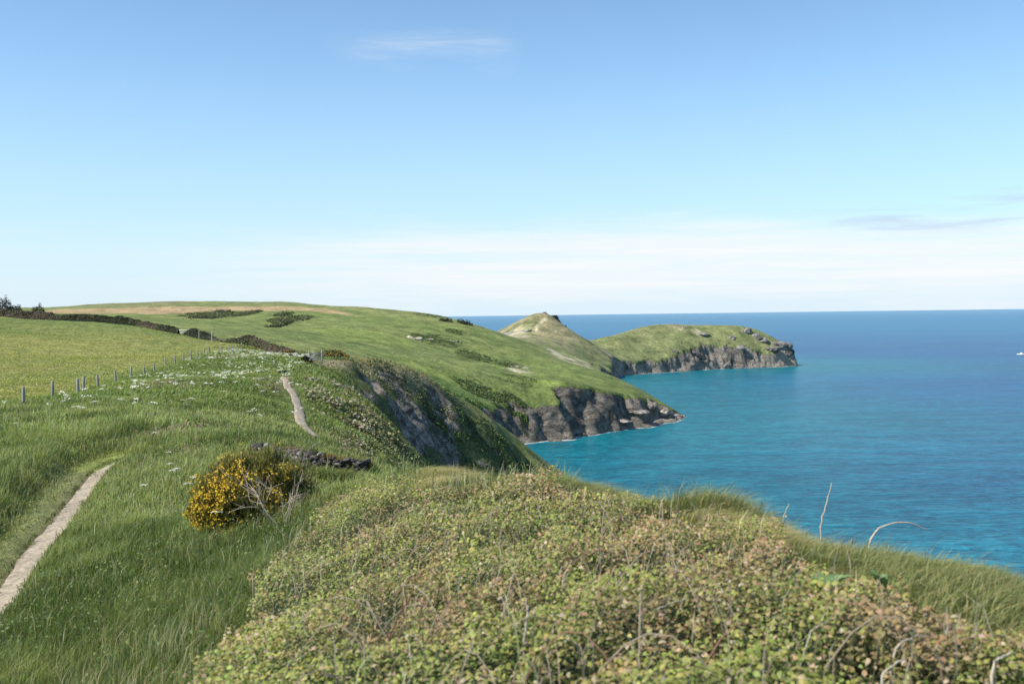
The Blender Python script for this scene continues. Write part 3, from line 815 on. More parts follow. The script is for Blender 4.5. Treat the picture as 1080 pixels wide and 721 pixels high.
# short grass creeping over the trodden earth
x, y = wedge(160000, 9, 40, -640, -300); pd = edge_dist(x, y, PATH1[:, :2], False); k = (pd < .34) & (RNG.random(len(x)) < .06 + .7 * sst(.10, .30, pd)) & (fbm(x, y, .8, 3, 4) > .05 - .35 * sst(.15, .3, pd)); x, y = x[k], y[k]; n = len(x)
parts.append(blades(np.stack([x, y, gz(x, y)], 1), .05 + .09 * RNG.random(n), .010 + .0003 * y, RNG.random(n) * 6.3, .3 + .6 * RNG.random(n), jitter(np.tile([.19, .21, .085], (n, 1)), n, .25)))
# pale seed heads and straw standing above the turf
x, y = wedge(15000, 7, 60, -640, 40, 0); cl = fbm(x, y, 3.2, 3, 6); k = (polymask(x, y, BRAMBLE, .35) < .3) & (path_dist(x, y) > .4) & (cl > RNG.normal(.05, .25, len(x))) & (x < 3 - .2 * y); x, y = x[k], y[k]; n = len(x)
parts.append(blades(np.stack([x, y, gz(x, y)], 1), .26 + .24 * RNG.random(n), .004 + .0006 * y, RNG.normal(.3, 1.3, n), .1 + .4 * RNG.random(n), jitter(np.tile([.36, .34, .19], (n, 1)), n, .2), np.tile([.50, .44, .28], (n, 1))))
# broad leaved herbs among the grass
x, y = wedge(30000, 7, 34, -640, 20); cl = fbm(x, y, 1.6, 3, 7); k = (polymask(x, y, BRAMBLE, .35) < .4) & (path_dist(x, y) > .5) & (cl > -.05 + .25 * RNG.normal(0, 1, len(x))) & (x < 3 - .2 * y); x, y, cl = x[k], y[k], cl[k]; n = len(x)
parts.append(leaves(np.stack([x, y, gz(x, y) + .06 + .24 * RNG.random(n) * (1 + cl)], 1), np.stack([RNG.normal(-.2, .6, n), RNG.normal(-.2, .6, n), np.ones(n)], 1), RNG.random(n) * 6.3, (.02 + .032 * RNG.random(n)) * (1 + .02 * y), .5,
                    jitter(mix3(np.tile([.10, .145, .05], (n, 1)), np.tile([.20, .25, .085], (n, 1)), RNG.random(n)), n, .2)))
# coarse tussocks further off, between the fence and the far path and over the spur
for (y0, y1, num, wid) in ((60, 95, 60000, .10), (95, 150, 45000, .15), (150, 235, 36000, .22)):
    x, y = wedge(num, y0, y1, -570, 90)
    z, h_, c_, d_ = terrain(x, y, True); cc, rk, _ = colours(x, y, z, h_, c_, d_)
    pdm = path_dist(x, y); keep = (pdm > .28 + .2 * RNG.random(len(x))) & ((y < 150) | (x < np.interp(y, FENCE_P[:, 1], FENCE_P[:, 0]) + 6)) & (rk < .35); x, y, z, cc, pdm = x[keep], y[keep], z[keep], cc[keep], pdm[keep]; n = len(x)
    cl = fbm(x, y, 3, 3, 1)
    fx = np.interp(y, FENCE_P[:, 1], FENCE_P[:, 0], left=-9e3); fld = (x < fx)
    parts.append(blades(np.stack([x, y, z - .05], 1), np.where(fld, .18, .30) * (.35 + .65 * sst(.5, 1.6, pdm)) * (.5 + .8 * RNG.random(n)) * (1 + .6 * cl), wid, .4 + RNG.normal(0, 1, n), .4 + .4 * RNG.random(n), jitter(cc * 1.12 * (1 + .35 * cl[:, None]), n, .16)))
stuff("meadow_grass", parts, M_GRASS, "long green meadow grass growing either side of the dirt path")

# --- bramble leaves on the near bank
parts = []
for (y0, y1, dens) in ((3.2, 6, 4300), (6, 9, 3000), (9, 16.5, 2000)):
    u0, u1 = -480, 700
    area = (u1 - u0) / F_PX * (y1 ** 2 - y0 ** 2) / 2
    x, y = wedge(int(area * dens), y0, y1, u0, u1)
    bm = polymask(x, y, BRAMBLE, .5)
    edge_n = fbm(x, y, .9, 3, 3)
    keep = bm + .5 * edge_n > .5; x, y = x[keep], y[keep]; n = len(x)
    z = gz(x, y)
    mound = .5 + .75 * fbm(x, y, .75, 3, 6) + .45 * fbm(x, y, .26, 2, 2)
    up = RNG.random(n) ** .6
    hgt = .02 + .10 * fbm(x, y, 1.9, 2, 1) + (.05 + .34 * np.clip(mound, 0, 1.4)) * up; thin = RNG.random(n) < .16 + 1.5 * np.clip(mound, 0, 1)
    N = np.stack([RNG.normal(0, .5, n) - .25, RNG.normal(0, .5, n) - .15, np.ones(n)], 1)
    red = sst(.0, .55, fbm(x, y, .55, 3, 0) * .7 + fbm(x, y, 2.6, 3, 4) * .7 + .12 + RNG.normal(0, .22, n))
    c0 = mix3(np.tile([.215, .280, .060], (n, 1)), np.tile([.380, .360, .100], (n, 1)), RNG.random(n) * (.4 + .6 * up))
    c0 = mix3(c0, np.tile([.370, .215, .140], (n, 1)), red * (.55 + .45 * RNG.random(n)))
    c0 = mix3(c0, np.tile([.46, .36, .25], (n, 1)), (RNG.random(n) < .10) * 1.0)
    c0 = mix3(c0, np.tile([.05, .105, .028], (n, 1)), (1 - up) * .75)  # shade in the bramble gaps painted in: lower leaves darker
    sz = (.016 + .024 * RNG.random(n)) * (1.0 if y0 < 9 else 1.15)
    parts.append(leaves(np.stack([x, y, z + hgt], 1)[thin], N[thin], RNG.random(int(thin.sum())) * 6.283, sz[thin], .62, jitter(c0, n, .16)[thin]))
# arching canes
a = MB(); x, y = wedge(420, 3.6, 12, -420, 600); k = (polymask(x, y, BRAMBLE, .3) > .7) & (edge_dist(x, y, BRAMBLE) > .9)
for cx_, cy_ in zip(x[k], y[k]):
    an = RNG.random() * 6.28; L = RNG.uniform(.25, .7); hh = RNG.uniform(.22, .42); t_ = np.linspace(0, 1, 7); X_ = cx_ + math.cos(an) * L * t_; Y_ = cy_ + math.sin(an) * L * t_
    a.tube(np.stack([X_, Y_, gz(X_, Y_) + .05 + hh * np.sin(t_ * 2.7) ], 1), np.linspace(.0042, .002, 7), 4, np.array([.24, .13, .09]) * RNG.uniform(.7, 1.5) if RNG.random() < .6 else (.42, .35, .27))
F_ = np.concatenate(a.F4); parts.append((np.concatenate(a.V), np.concatenate([F_[:, [0, 1, 2]], F_[:, [0, 2, 3]]]), np.concatenate(a.C)))
stuff("bramble_cover", parts, M_LEAF, "low reddish green bramble leaves covering the near bank")

# --- thin dry twigs and grass blades poking through the brambles
parts = []
x, y = wedge(5200, 3.5, 14, -440, 640); k = polymask(x, y, BRAMBLE, .3) > .6; x, y = x[k], y[k]; n = len(x)
parts.append(blades(np.stack([x, y, gz(x, y) + .15], 1), .14 + .24 * RNG.random(n), .006, RNG.random(n) * 6.283, .2 + .9 * RNG.random(n), jitter(np.tile([.46, .39, .29], (n, 1)), n, .25)))
stuff("dry_litter", parts, M_GRASS, "thin dry stalks poking through the brambles")

# --- long combed grass along the brink of the bank
parts = []
BRINK = [(345, 545, 15), (385, 515, 17), (450, 508, 14.8), (540, 517, 12.5), (620, 524, 11.6), (700, 537, 10.4), (780, 537, 9.3), (830, 560, 8.4), (870, 580, 7.8), (925, 576, 7.6), (1000, 599, 7.0), (1080, 610, 6.5), (1200, 640, 5.8)]
BR = np.array([at(*p)[:2] for p in BRINK]); s_ = np.concatenate([[0], np.cumsum(np.linalg.norm(np.diff(BR, axis=0), axis=1))])
n = 125000
t = RNG.random(n) * s_[-1]; bx = np.interp(t, s_, BR[:, 0]); by = np.interp(t, s_, BR[:, 1])
gx = np.interp(t + .05, s_, BR[:, 0]) - bx; gy = np.interp(t + .05, s_, BR[:, 1]) - by; L = np.hypot(gx, gy) + 1e-9
off = RNG.normal(0, .55, n) + .05
x = bx - gy / L * off; y = by + gx / L * off
rt = sst(11, 15, t)                      # the right end of the bank is nearly all grass
x = x + rt * np.abs(RNG.normal(0, .6, n)) * gy / L * .7; y = y - rt * np.abs(RNG.normal(0, .6, n)) * gx / L * .7
k = (polymask(x, y, BRAMBLE, .3) < .45 + .25 * RNG.random(n)); x, y, t = x[k], y[k], t[k]; n = len(x)
cl = fbm(x, y, .8, 3, 3); cl2 = fbm(x, y, 2.2, 2, 1)
z = gz(x, y)
c0 = mix3(np.tile([.165, .205, .062], (n, 1)), np.tile([.40, .36, .15], (n, 1)), sst(-.4, .45, cl * .6 + cl2 * .7 - .1))
c0 = mix3(c0, np.tile([.50, .38, .24], (n, 1)), (RNG.random(n) < .10 + .3 * sst(.1, .6, cl2)) * .8)
hh = (.15 + .20 * RNG.random(n)) * (1 + .7 * cl) * (1 - .25 * sst(9, 13, t))
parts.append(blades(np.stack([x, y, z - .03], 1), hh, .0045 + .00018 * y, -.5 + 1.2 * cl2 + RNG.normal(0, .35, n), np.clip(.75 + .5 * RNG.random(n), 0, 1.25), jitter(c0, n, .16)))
# thick tufts on the brink
for (u, v, Y, r, m, h_) in ((792, 552, 9.2, .38, 2600, .34), (745, 548, 9.8, .35, 1500, .24), (835, 570, 8.4, .3, 1200, .24), (925, 590, 7.5, .5, 2600, .20), (1060, 625, 6.6, .5, 2600, .22), (1040, 690, 5.0, .35, 1300, .22), (980, 655, 5.6, .4, 1200, .2), (1075, 660, 5.6, .35, 1500, .24), (1000, 712, 4.6, .25, 600, .2), (900, 625, 6.9, .4, 900, .2), (300, 560, 18, .6, 1500, .35), (470, 520, 14.2, .5, 1800, .26), (560, 524, 12.2, .5, 1500, .22)):
    cx_, cy_, _ = at(u, v, Y); tx = cx_ + RNG.normal(0, r, m); ty = cy_ + RNG.normal(0, r * .7, m)
    tc_ = mix3(np.tile([.15, .19, .06], (m, 1)), np.tile([.42, .36, .17], (m, 1)), RNG.random(m) ** 1.6)
    parts.append(blades(np.stack([tx, ty, gz(tx, ty) - .02], 1), h_ * (.5 + .8 * RNG.random(m)), .0065, np.arctan2(ty - cy_, tx - cx_) * .3 + RNG.normal(-.2, .8, m), .35 + .6 * RNG.random(m), jitter(tc_, m, .15)))
# taller wispy heads
m = 1100; i = RNG.integers(0, n, m)
parts.append(blades(np.stack([x[i], y[i], z[i]], 1), .20 + .18 * RNG.random(m), .005, -.4 + RNG.normal(0, .8, m), .25 + .5 * RNG.random(m), jitter(np.tile([.30, .26, .14], (m, 1)), m, .2)))
stuff("brink_grass", parts, M_GRASS, "long wind combed grass along the brink of the near bank")

# --- low scrub on the slopes beyond
parts = []
def scrub_patch(xc, yc, rx, ry, n, size, col, hmax):
    r = np.sqrt(RNG.random(n)); a = RNG.random(n) * 6.283
    x = xc + rx * r * np.cos(a); y = yc + ry * r * np.sin(a)
    q = fbm(x, y, max(rx * .22, 1.2), 3, 2) - .75 * (r - .42)
    k = (q > -.12 + .12 * RNG.normal(0, 1, n)) & (path_dist(x, y) > 1.0); x, y, q = x[k], y[k], q[k]; n = len(x)
    if n == 0: return
    z = gz(x, y); up = RNG.random(n)
    N = np.stack([RNG.normal(0, .7, n), RNG.normal(0, .7, n), np.ones(n)], 1)
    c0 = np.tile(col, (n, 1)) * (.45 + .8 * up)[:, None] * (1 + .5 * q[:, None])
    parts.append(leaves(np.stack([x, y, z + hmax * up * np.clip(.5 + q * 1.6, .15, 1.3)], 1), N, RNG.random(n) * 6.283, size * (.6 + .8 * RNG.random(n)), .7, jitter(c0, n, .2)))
for i_, (e, num) in enumerate(zip(SCRUB, (5200, 3600, 2400, 5200, 9000, 1500, 5200, 4200, 2400, 1200, 1500))):
    if e is not None: scrub_patch(e[0], e[1], e[2], e[3], int(num * 1.3), .8 if i_ in (6, 7, 8) else .55, np.array([.11, .125, .06] if i_ in (6, 7, 8) else [.112, .150, .060]), 1.1 if i_ in (6, 7, 8) else .6)
for e_ in [ellipse(*q) for q in ((300, 332, 9, 2), (296, 344, 4, 2.5), (235, 330, 12, 1.5), (215, 336, 8, 1.5), (470, 338, 8, 1.2), (490, 341, 9, 1.2))]:
    if e_ is not None: scrub_patch(e_[0], e_[1], e_[2], e_[3], 1300, .8, np.array([.070, .080, .045]), 2.2)
for e_ in [ellipse(*q, y0=300) for q in ((520, 442, 20, 5), (550, 438, 12, 4), (470, 412, 22, 5), (500, 428, 20, 6))]:
    if e_ is not None: scrub_patch(e_[0], e_[1], e_[2], e_[3], 2600, .5, np.array([.15, .215, .065]), .9)
for (u, v, rx, ry, num, col, hm) in ((345, 425, 4, 5, 1600, (.22, .21, .12), .4), (395, 475, 3.0, 3, 2200, (.13, .15, .06), .6), (365, 470, 2.5, 3, 1500, (.36, .31, .23), .5), (380, 440, 4, 8, 2400, (.38, .33, .24), .35),
                                     (350, 405, 3, 7, 1800, (.38, .34, .25), .35), (420, 470, 4, 7, 3000, (.20, .20, .09), .5), (415, 490, 3, 4, 1600, (.17, .19, .08), .5),
                                     (470, 440, 6, 5, 2500, (.085, .12, .04), .7), (530, 475, 9, 5, 4000, (.085, .12, .04), .7), (430, 410, 6, 4, 1800, (.09, .11, .05), .6), (560, 495, 8, 4, 2500, (.08, .11, .04), .7),
                                     (480, 480, 6, 6, 1600, (.085, .12, .04), .6), (400, 400, 7, 4, 1500, (.10, .12, .06), .5),
                                     (255, 362, 9, 5, 2200, (.055, .075, .035), 1.3), (290, 369, 12, 5, 2600, (.075, .09, .04), 1.2), (320, 373, 9, 4, 1600, (.10, .11, .045), 1.0)):
    p = hit(u, v)
    if p is not None: scrub_patch(p[0], p[1], rx, ry, num, .13 if p[1] < 75 else .24, np.array(col) * (1 if col[0] < .3 else .62), hm)
stuff("low_scrub", parts, M_FAR_LEAF, "dark low scrub in patches over the slopes and headland")

# --- pink campion in the meadow
parts = []
for (u, v, rx, ry, num) in ((180, 409, 3.2, 5, 260), (164, 408, 1.5, 3, 90), (298, 412, 2.2, 6, 260), (292, 405, 2.2, 6, 160), (183, 462, 1.6, 2.2, 200), (190, 487, .9, 1.3, 70)):
    p = hit(u, v)
    x = p[0] + RNG.normal(0, rx * .5, num); y = p[1] + RNG.normal(0, ry * .5, num); z = gz(x, y)
    parts.append(leaves(np.stack([x, y, z + .30 + .15 * RNG.random(num)], 1), np.stack([RNG.normal(0, .4, num), RNG.normal(-.3, .4, num), np.ones(num)], 1), RNG.random(num) * 6.3, np.full(num, .07 if p[1] > 45 else .04), .8, jitter(np.tile([.36, .16, .22], (num, 1)), num, .15)))
stuff("campion_flowers", parts, M_PETAL, "small dusky pink flowers scattered through the meadow")

# --- buttercups in the field beyond the fence
x, y = wedge(1500, 62, 190, -560, -250); fx = np.interp(y, FENCE_P[:, 1], FENCE_P[:, 0]); k = (x < fx - .5) & (fbm(x, y, 14, 3, 2) > RNG.normal(-.05, .25, len(x))); x, y = x[k], y[k]; n = len(x)
stuff("buttercup_flowers", [leaves(np.stack([x, y, gz(x, y) + .22], 1), np.stack([RNG.normal(0, .4, n), RNG.normal(-.5, .4, n), np.ones(n)], 1), RNG.random(n) * 6.3, .09 + .08 * RNG.random(n), .8, jitter(np.tile([.45, .40, .10], (n, 1)), n, .15))], M_PETAL, "yellow flowers scattered in the field behind the fence")


# ------------------------------------------------------------------ white umbel flowers
def umbel_piece(mb, h, r, rng, part):
    lean = np.array([rng.normal(0, .08), rng.normal(0, .08)])
    if 'stem' in part:
        mb.tube([(0, 0, -.1), (lean[0] * h * .4, lean[1] * h * .4, h * .5), (lean[0] * h, lean[1] * h, h)], [.007, .006, .004], 5, (.10, .16, .05))
        for k in range(7):
            a = k * .9; mb.tube([(lean[0] * h * .96, lean[1] * h * .96, h * .97), (lean[0] * h + r * .7 * math.cos(a), lean[1] * h + r * .7 * math.sin(a), h + r * .42)], [.003, .002], 4, (.16, .22, .08))
    if 'head' in part:
        for k in range(15):
            a = k * 2.4; q = r * math.sqrt((k + .5) / 15)
            c = np.array([lean[0] * h + q * math.cos(a), lean[1] * h + q * math.sin(a), h + r * .45 - .25 * q * q / r])
            m = 12; P = c + rng.normal(0, r * .10, (m, 3)) * np.array([1, 1, .35])
            V, F, Cc = leaves(P, np.stack([rng.normal(0, .3, m), rng.normal(0, .3, m), np.ones(m)], 1), rng.random(m) * 6.3, np.full(m, r * .26), .9, np.tile([.82, .82, .74], (m, 1)))
            mb.add(V, F, np.array([.72, .72, .62]) * (.85 + .3 * rng.random()))


near_umbels = [(180, 503, "white umbel flower nearest the gorse among a close pair in the grass"), (177, 489, "small white umbel flower in the grass above the close pair"), (186, 509, "broad white umbel flower lower right of a close pair in the grass"),
               (178, 512, "broad white umbel flower lower left of a close pair in the grass"), (205, 519, "white umbel flower touching the left edge of the gorse bush"), (229, 567, "white umbel flower alone in the grass below the gorse bush"),
               (148, 528, "white umbel flower alone between the dirt path and the gorse"), (199, 526, "pale flat umbel flower just below left of the gorse bush"), (19, 455, "single white umbel flower at the far left below the fence"),
               (80, 435, "white umbel flower standing apart under the nearest fence posts"), (88, 437, "smaller white umbel beside one standing apart under the fence"), (128, 425, "white umbel flower in the grass below the middle of the fence"),
               (202, 424, "white umbel flower apart in the open grass right of the fence"), (152, 408, "white umbel flower close under the middle fence posts"), (165, 466, "white umbel flower beside the pink flowers past the path end")]
for i, (u, v, lab) in enumerate(near_umbels):
    p = hit(u, v + 6); rng = np.random.default_rng(100 + i); big = .085 if p[1] < 40 else .17
    root = empty("umbel_flower", (p[0], p[1], p[2]), rng.random() * 6); hh = .48 if p[1] < 40 else .5
    tag(root, lab, "flower", "white umbel flowers in the meadow")
    a = MB(); umbel_piece(a, hh, big, np.random.default_rng(i), ('stem',)); obj("stem", a.mesh("stem"), M_GRASS, root)
    a = MB(); umbel_piece(a, hh, big, np.random.default_rng(i), ('head',)); obj("flower_head", a.mesh("flower_head", False), M_PETAL, root)
protos = []
for i in range(5):
    a = MB(); umbel_piece(a, .5, .11, np.random.default_rng(40 + i), ('stem', 'head')); me = a.mesh("umbel_flower", False); me.materials.append(M_PETAL); protos.append(me)
def flower_spot():
    while True:
        y = math.sqrt(RNG.random() * (175 ** 2 - 50 ** 2) + 50 ** 2); xa = float(np.interp(y, FENCE_P[:, 1], FENCE_P[:, 0])) + .6; xb = float(np.interp(y, [50, 66, 82, 95, 110, 130, 190], [-12.5, -13.5, -17.5, -21, -22, -26, -48]))
        if xb <= xa: continue
        q = RNG.random(); x = xa + (xb - xa) * q
        dens = (.55 + .45 * float(sst(72, 105, y))) * (1 - .45 * float(sst(125, 160, y))) * (.25 + .75 * q ** .6) * float(sst(-.35, .35, fbm(np.array([x]), np.array([y]), 9, 3, 2))[0])
        if RNG.random() < dens: return np.array([x, y, float(gz(np.array([x]), np.array([y]))[0])])
cnt = 0
while cnt < 285:
    p = flower_spot()
    o = bpy.data.objects.new("umbel_flower", protos[cnt % 5]); COL.objects.link(o)
    o.location = p; o.rotation_euler = (RNG.normal(-.12, .15), RNG.normal(0, .15), RNG.random() * 6.3); o.scale = [RNG.uniform(.8, 1.7) * (1 + .004 * (p[1] - 60))] * 3
    o.scale[2] = min(o.scale[2], 1.1)
    tag(o, "small white umbel flower in the flowery meadow between fence and far path", "flower", "white umbel flowers far across the meadow"); cnt += 1

parts = []; m = 0
while m < 420:
    x_, y_, _ = flower_spot()
    k = 9; P = np.array([x_, y_, float(gz(np.array([x_]), np.array([y_]))[0]) + .48]) + RNG.normal(0, 1, (k, 3)) * np.array([.09, .09, .03])
    parts.append(leaves(P, np.stack([RNG.normal(0, .4, k), RNG.normal(-.3, .4, k), np.ones(k)], 1), RNG.random(k) * 6.3, .06 + .06 * RNG.random(k), .85, np.tile([.70, .70, .58], (k, 1)))); m += 1
stuff("meadow_blossom", parts, M_PETAL, "tiny white blossom dotted through the far meadow")

# ------------------------------------------------------------------ fence posts
ORD = "first second third fourth fifth sixth seventh eighth ninth tenth eleventh twelfth thirteenth fourteenth fifteenth sixteenth seventeenth eighteenth nineteenth twentieth last".split()
def post_mesh(i, h):
    a = MB(); r = .095; rng = np.random.default_rng(i)
    th = np.arange(8) * math.pi / 4 + .39
    rings = [(-.4, r), (.1, r * 1.02), (h * .6, r * .97), (h - .03, r * .93), (h, r * .78)]
    V = []; lx, ly = rng.normal(0, .03, 2)
    for z, q in rings:
        for t in th: V.append((q * math.cos(t) * (1 + .05 * rng.normal()) + lx * z, q * math.sin(t) + ly * z, z))
    F = []
    for k in range(len(rings) - 1):
        for j in range(8):
            A = k * 8 + j; B = k * 8 + (j + 1) % 8; F.append((A, B, B + 8, A + 8))
    cc = np.array([.30, .29, .265]) * (.85 + .3 * rng.random())
    a.add(V, F, cc); top = len(V) - 8
    a.add([V[top + j] for j in range(8)] + [(lx * h, ly * h, h + .012)], [(j, (j + 1) % 8, 8) for j in range(8)], cc * 1.15)
    return a.mesh("fence_post")
for i, (u, v, Y) in enumerate(FENCE):
    x, y, _ = at(u, v, Y); hgt = 1.12 if i not in (7, 8, 14) else .85
    o = obj("fence_post", post_mesh(i, hgt), M_WOOD, None, (x, y, float(gz(np.array([x]), np.array([y]))[0])))
    tag(o, ("weathered grey fence post, nearest and first of the row from the left" if i == 0 else "weathered grey fence post, last and smallest at the far end of the row" if i == 20
            else "weathered grey fence post, %s of the row counted from the near left end" % ORD[i]), "fence post", "fence posts along the field")

# ------------------------------------------------------------------ hedge, far bushes
def leafy(name, P, N, size, col, mat, parent=None):
    V, F, Cc = leaves(P, N, RNG.random(len(P)) * 6.283, size, .75, col)
    return obj(name, mesh_from(name, V, F, Cc, smooth=False), mat, parent)
def hedge(name, L, hgt, wid, n, col, label, taper=None):
    L = np.asarray(L); s = np.concatenate([[0], np.cumsum(np.linalg.norm(np.diff(L, axis=0), axis=1))])
    t = RNG.random(n) * s[-1]; x = np.interp(t, s, L[:, 0]); y = np.interp(t, s, L[:, 1])
    a = RNG.random(n) * math.pi; q = np.sqrt(RNG.random(n)) * .35 + .65
    lump = 1 + .28 * fbm(t, t * 0, 5, 3, 1) + .18 * fbm(t, np.cos(a) * 2, 1.5, 3, 5)
    tp = 1 if taper is None else np.interp(t / s[-1], *taper)
    o = np.cos(a) * q * wid * .5 * lump; z0 = gz(x, y)
    P = np.stack([x + .3 * RNG.normal(0, 1, n), y + o, z0 - .2 + np.sin(a) * q * hgt * lump * tp], 1)
    N = np.stack([RNG.normal(0, .6, n), np.cos(a) + RNG.normal(0, .6, n), np.sin(a) + .3], 1)
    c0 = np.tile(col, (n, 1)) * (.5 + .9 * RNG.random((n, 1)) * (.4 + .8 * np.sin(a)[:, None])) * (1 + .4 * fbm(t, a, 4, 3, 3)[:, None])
    c0 = mix3(c0, np.tile([.17, .13, .09], (n, 1)), sst(0, .5, fbm(t, a * 2, 7, 3, 4)) * .6)
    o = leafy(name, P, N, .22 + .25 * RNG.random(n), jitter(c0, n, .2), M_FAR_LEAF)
    return tag(o, label, "hedge")
hedge("hedge", HEDGE_L, 2.3, 2.6, 42000, np.array([.060, .070, .036]), "long dark hedge along the top of the yellow green field", ((0, .7, 1), (1, 1, .8)))
hedge("hedge", [at(*p)[:2] for p in [(197, 356, 226), (212, 359, 221), (232, 364, 214)]], 2.3, 2.6, 9000, np.array([.055, .065, .038]), "short dark hedge right of the gap with the pale rail", ((0, .25, .6, 1), (.45, 1, .8, .25)))
hedge("hedge", [at(*p)[:2] for p in [(240, 362, 206), (258, 365, 200), (280, 369, 192), (300, 372, 180), (318, 374, 168)]], 1.7, 2.6, 15000, np.array([.075, .080, .042]), "low scruffy olive hedge running from the fence end towards the small gate", ((0, .2, .35, .7, 1), (.5, 1.2, .7, 1.1, .4)))
def bush(u, v, Y, r, h, n, col, name, label, catg, group=None, blossom=None, size=.3):
    c = at(u, v, Y); c[2] = float(gz(c[:1], c[1:2])[0])
    root = empty(name, c); tag(root, label, catg, group)
    d = RNG.normal(0, 1, (n, 3)); d[:, 2] = np.abs(d[:, 2]); d /= np.linalg.norm(d, axis=1)[:, None]
    q = (.6 + .4 * RNG.random(n) ** .5) * (1 + .30 * fbm(d[:, 0] * 2 + d[:, 2], d[:, 1] * 2 - d[:, 2], .8, 3, int(u) % 7))
    P = d * q[:, None] * np.array([r, r * .8, h]); P[:, 2] -= .15
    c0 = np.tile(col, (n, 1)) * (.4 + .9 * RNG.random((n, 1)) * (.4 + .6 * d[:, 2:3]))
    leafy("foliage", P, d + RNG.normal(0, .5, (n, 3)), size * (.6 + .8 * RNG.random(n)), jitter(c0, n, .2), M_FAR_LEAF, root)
    if blossom is not None:
        k = (RNG.random(n) < .55) & (fbm(d[:, 0] * 2, d[:, 1] * 2 + d[:, 2], .9, 2, 4) > -.15); m = int(k.sum())
        leafy("blossom", P[k] * 1.05, d[k] + RNG.normal(0, .4, (m, 3)), np.full(m, size * .7), jitter(np.tile(blossom, (m, 1)), m, .15), M_PETAL, root)
    a = MB()
    for k in range(4): a.tube([(RNG.normal(0, r * .15), RNG.normal(0, r * .15), -.4), (RNG.normal(0, r * .3), RNG.normal(0, r * .3), h * .6)], [.09, .04], 5, (.10, .08, .06))
    obj("stem", a.mesh("stem"), M_WOOD, root)
    return root
BC = np.array([.050, .065, .050])
bush(5, 327, 285, 2.4, 7.2, 2600, BC, "far_bush", "round dark bush on the skyline at the left edge", "bush", "bushes on the skyline")
bush(17, 327, 288, 3.0, 6.4, 2600, BC, "far_bush", "low dark bush second along the skyline, between two taller ones", "bush", "bushes on the skyline")
bush(40, 326.5, 286, 2.6, 6.8, 2600, BC, "far_bush", "dark bush standing apart on the skyline above the hedge", "bush", "bushes on the skyline")
OR = np.array([.52, .28, .02])
for (u, v, Y, r, h, lab) in ((349, 378, 140, 2.6, 1.2, "orange flowering gorse right of the small gate, on the ridge top"), (329, 376, 150, 1.6, .8, "orange flowering gorse above the small gate at the end of the path"), (303, 369, 168, 1.5, 1.0, "small orange flowering gorse among dark scrub beyond the white flowers"), (337, 375, 152, 1.8, .9, "orange flowering gorse second from the right on the ridge top")):
    bush(u, v, Y, r, h, 1600, np.array([.075, .085, .035]), "gorse_bush", lab, "gorse bush", "gorse on the ridge beyond the path", OR, .16)
bush(323, 384, 116, .75, .85, 900, np.array([.018, .024, .016]), "dark_bush", "small very dark bush just left of the little grey gate", "bush", None, None, .14)
bush(298, 394, 96, .5, .5, 700, np.array([.06, .085, .035]), "dark_bush", "small dark green bush at the far end of the pale path", "bush", None, None, .14)

# ------------------------------------------------------------------ gates and odd posts by the hedge
x, y, _ = at(333, 382, 121); root = empty("field_gate", (x, y, float(gz(np.array([x]), np.array([y]))[0])), .35)
tag(root, "small grey wooden gate at the end of the path on the ridge", "gate")
for sx_ in (-.75, .75):
    a = MB(); a.tube([(sx_, 0, -.4), (sx_, 0, 1.35), (sx_, 0, 1.4)], [.09, .085, .06], 8, (.30, .30, .31)); obj("gate_post", a.mesh("gate_post"), M_WOOD, root)
a = MB()
for k in range(4): a.box((0, 0, .25 + .27 * k), (1.32, .05, .11), (.34, .34, .36))
a.tube([(-.62, .045, .2), (.62, .045, 1.1)], [.035, .035], 4, (.32, .32, .33)); obj("gate_panel", a.mesh("gate_panel", False), M_WOOD, root)
x, y, _ = at(194.5, 352, 228); root = empty("rail_fence", (x, y, float(gz(np.array([x]), np.array([y]))[0])), -.35)
tag(root, "short pale rail closing the gap in the dark hedge", "rail fence")
for sx_ in (-1.25, 1.25):
    a = MB(); a.tube([(sx_, 0, -.4), (sx_, 0, 1.5), (sx_, 0, 1.55)], [.09, .085, .05], 8, (.36, .35, .33)); obj("post", a.mesh("post"), M_WOOD, root)
for k in (0.75, 1.25):
    a = MB(); a.box((0, -.1, k), (2.7, .06, .24), (.55, .54, .50)); obj("rail", a.mesh("rail", False), M_WOOD, root)
for (u, v, Y, lab, cl) in ((212.5, 357, 218, "thin grey post standing in front of the short dark hedge", .34), (226, 360, 212, "pale topped post at the right end of the short dark hedge", .5)):
    a = MB(); a.tube([(0, 0, -.4), (0, 0, 1.5), (.01, 0, 1.95), (.01, 0, 2.0)], [.10, .095, .09, .06], 8, (cl, cl, cl * .96)); x, y, _ = at(u, v, Y)
    tag(obj("hedge_post", a.mesh("hedge_post"), M_WOOD, None, (x, y - 1.6, float(gz(np.array([x]), np.array([y - 1.6]))[0]))), lab, "post")

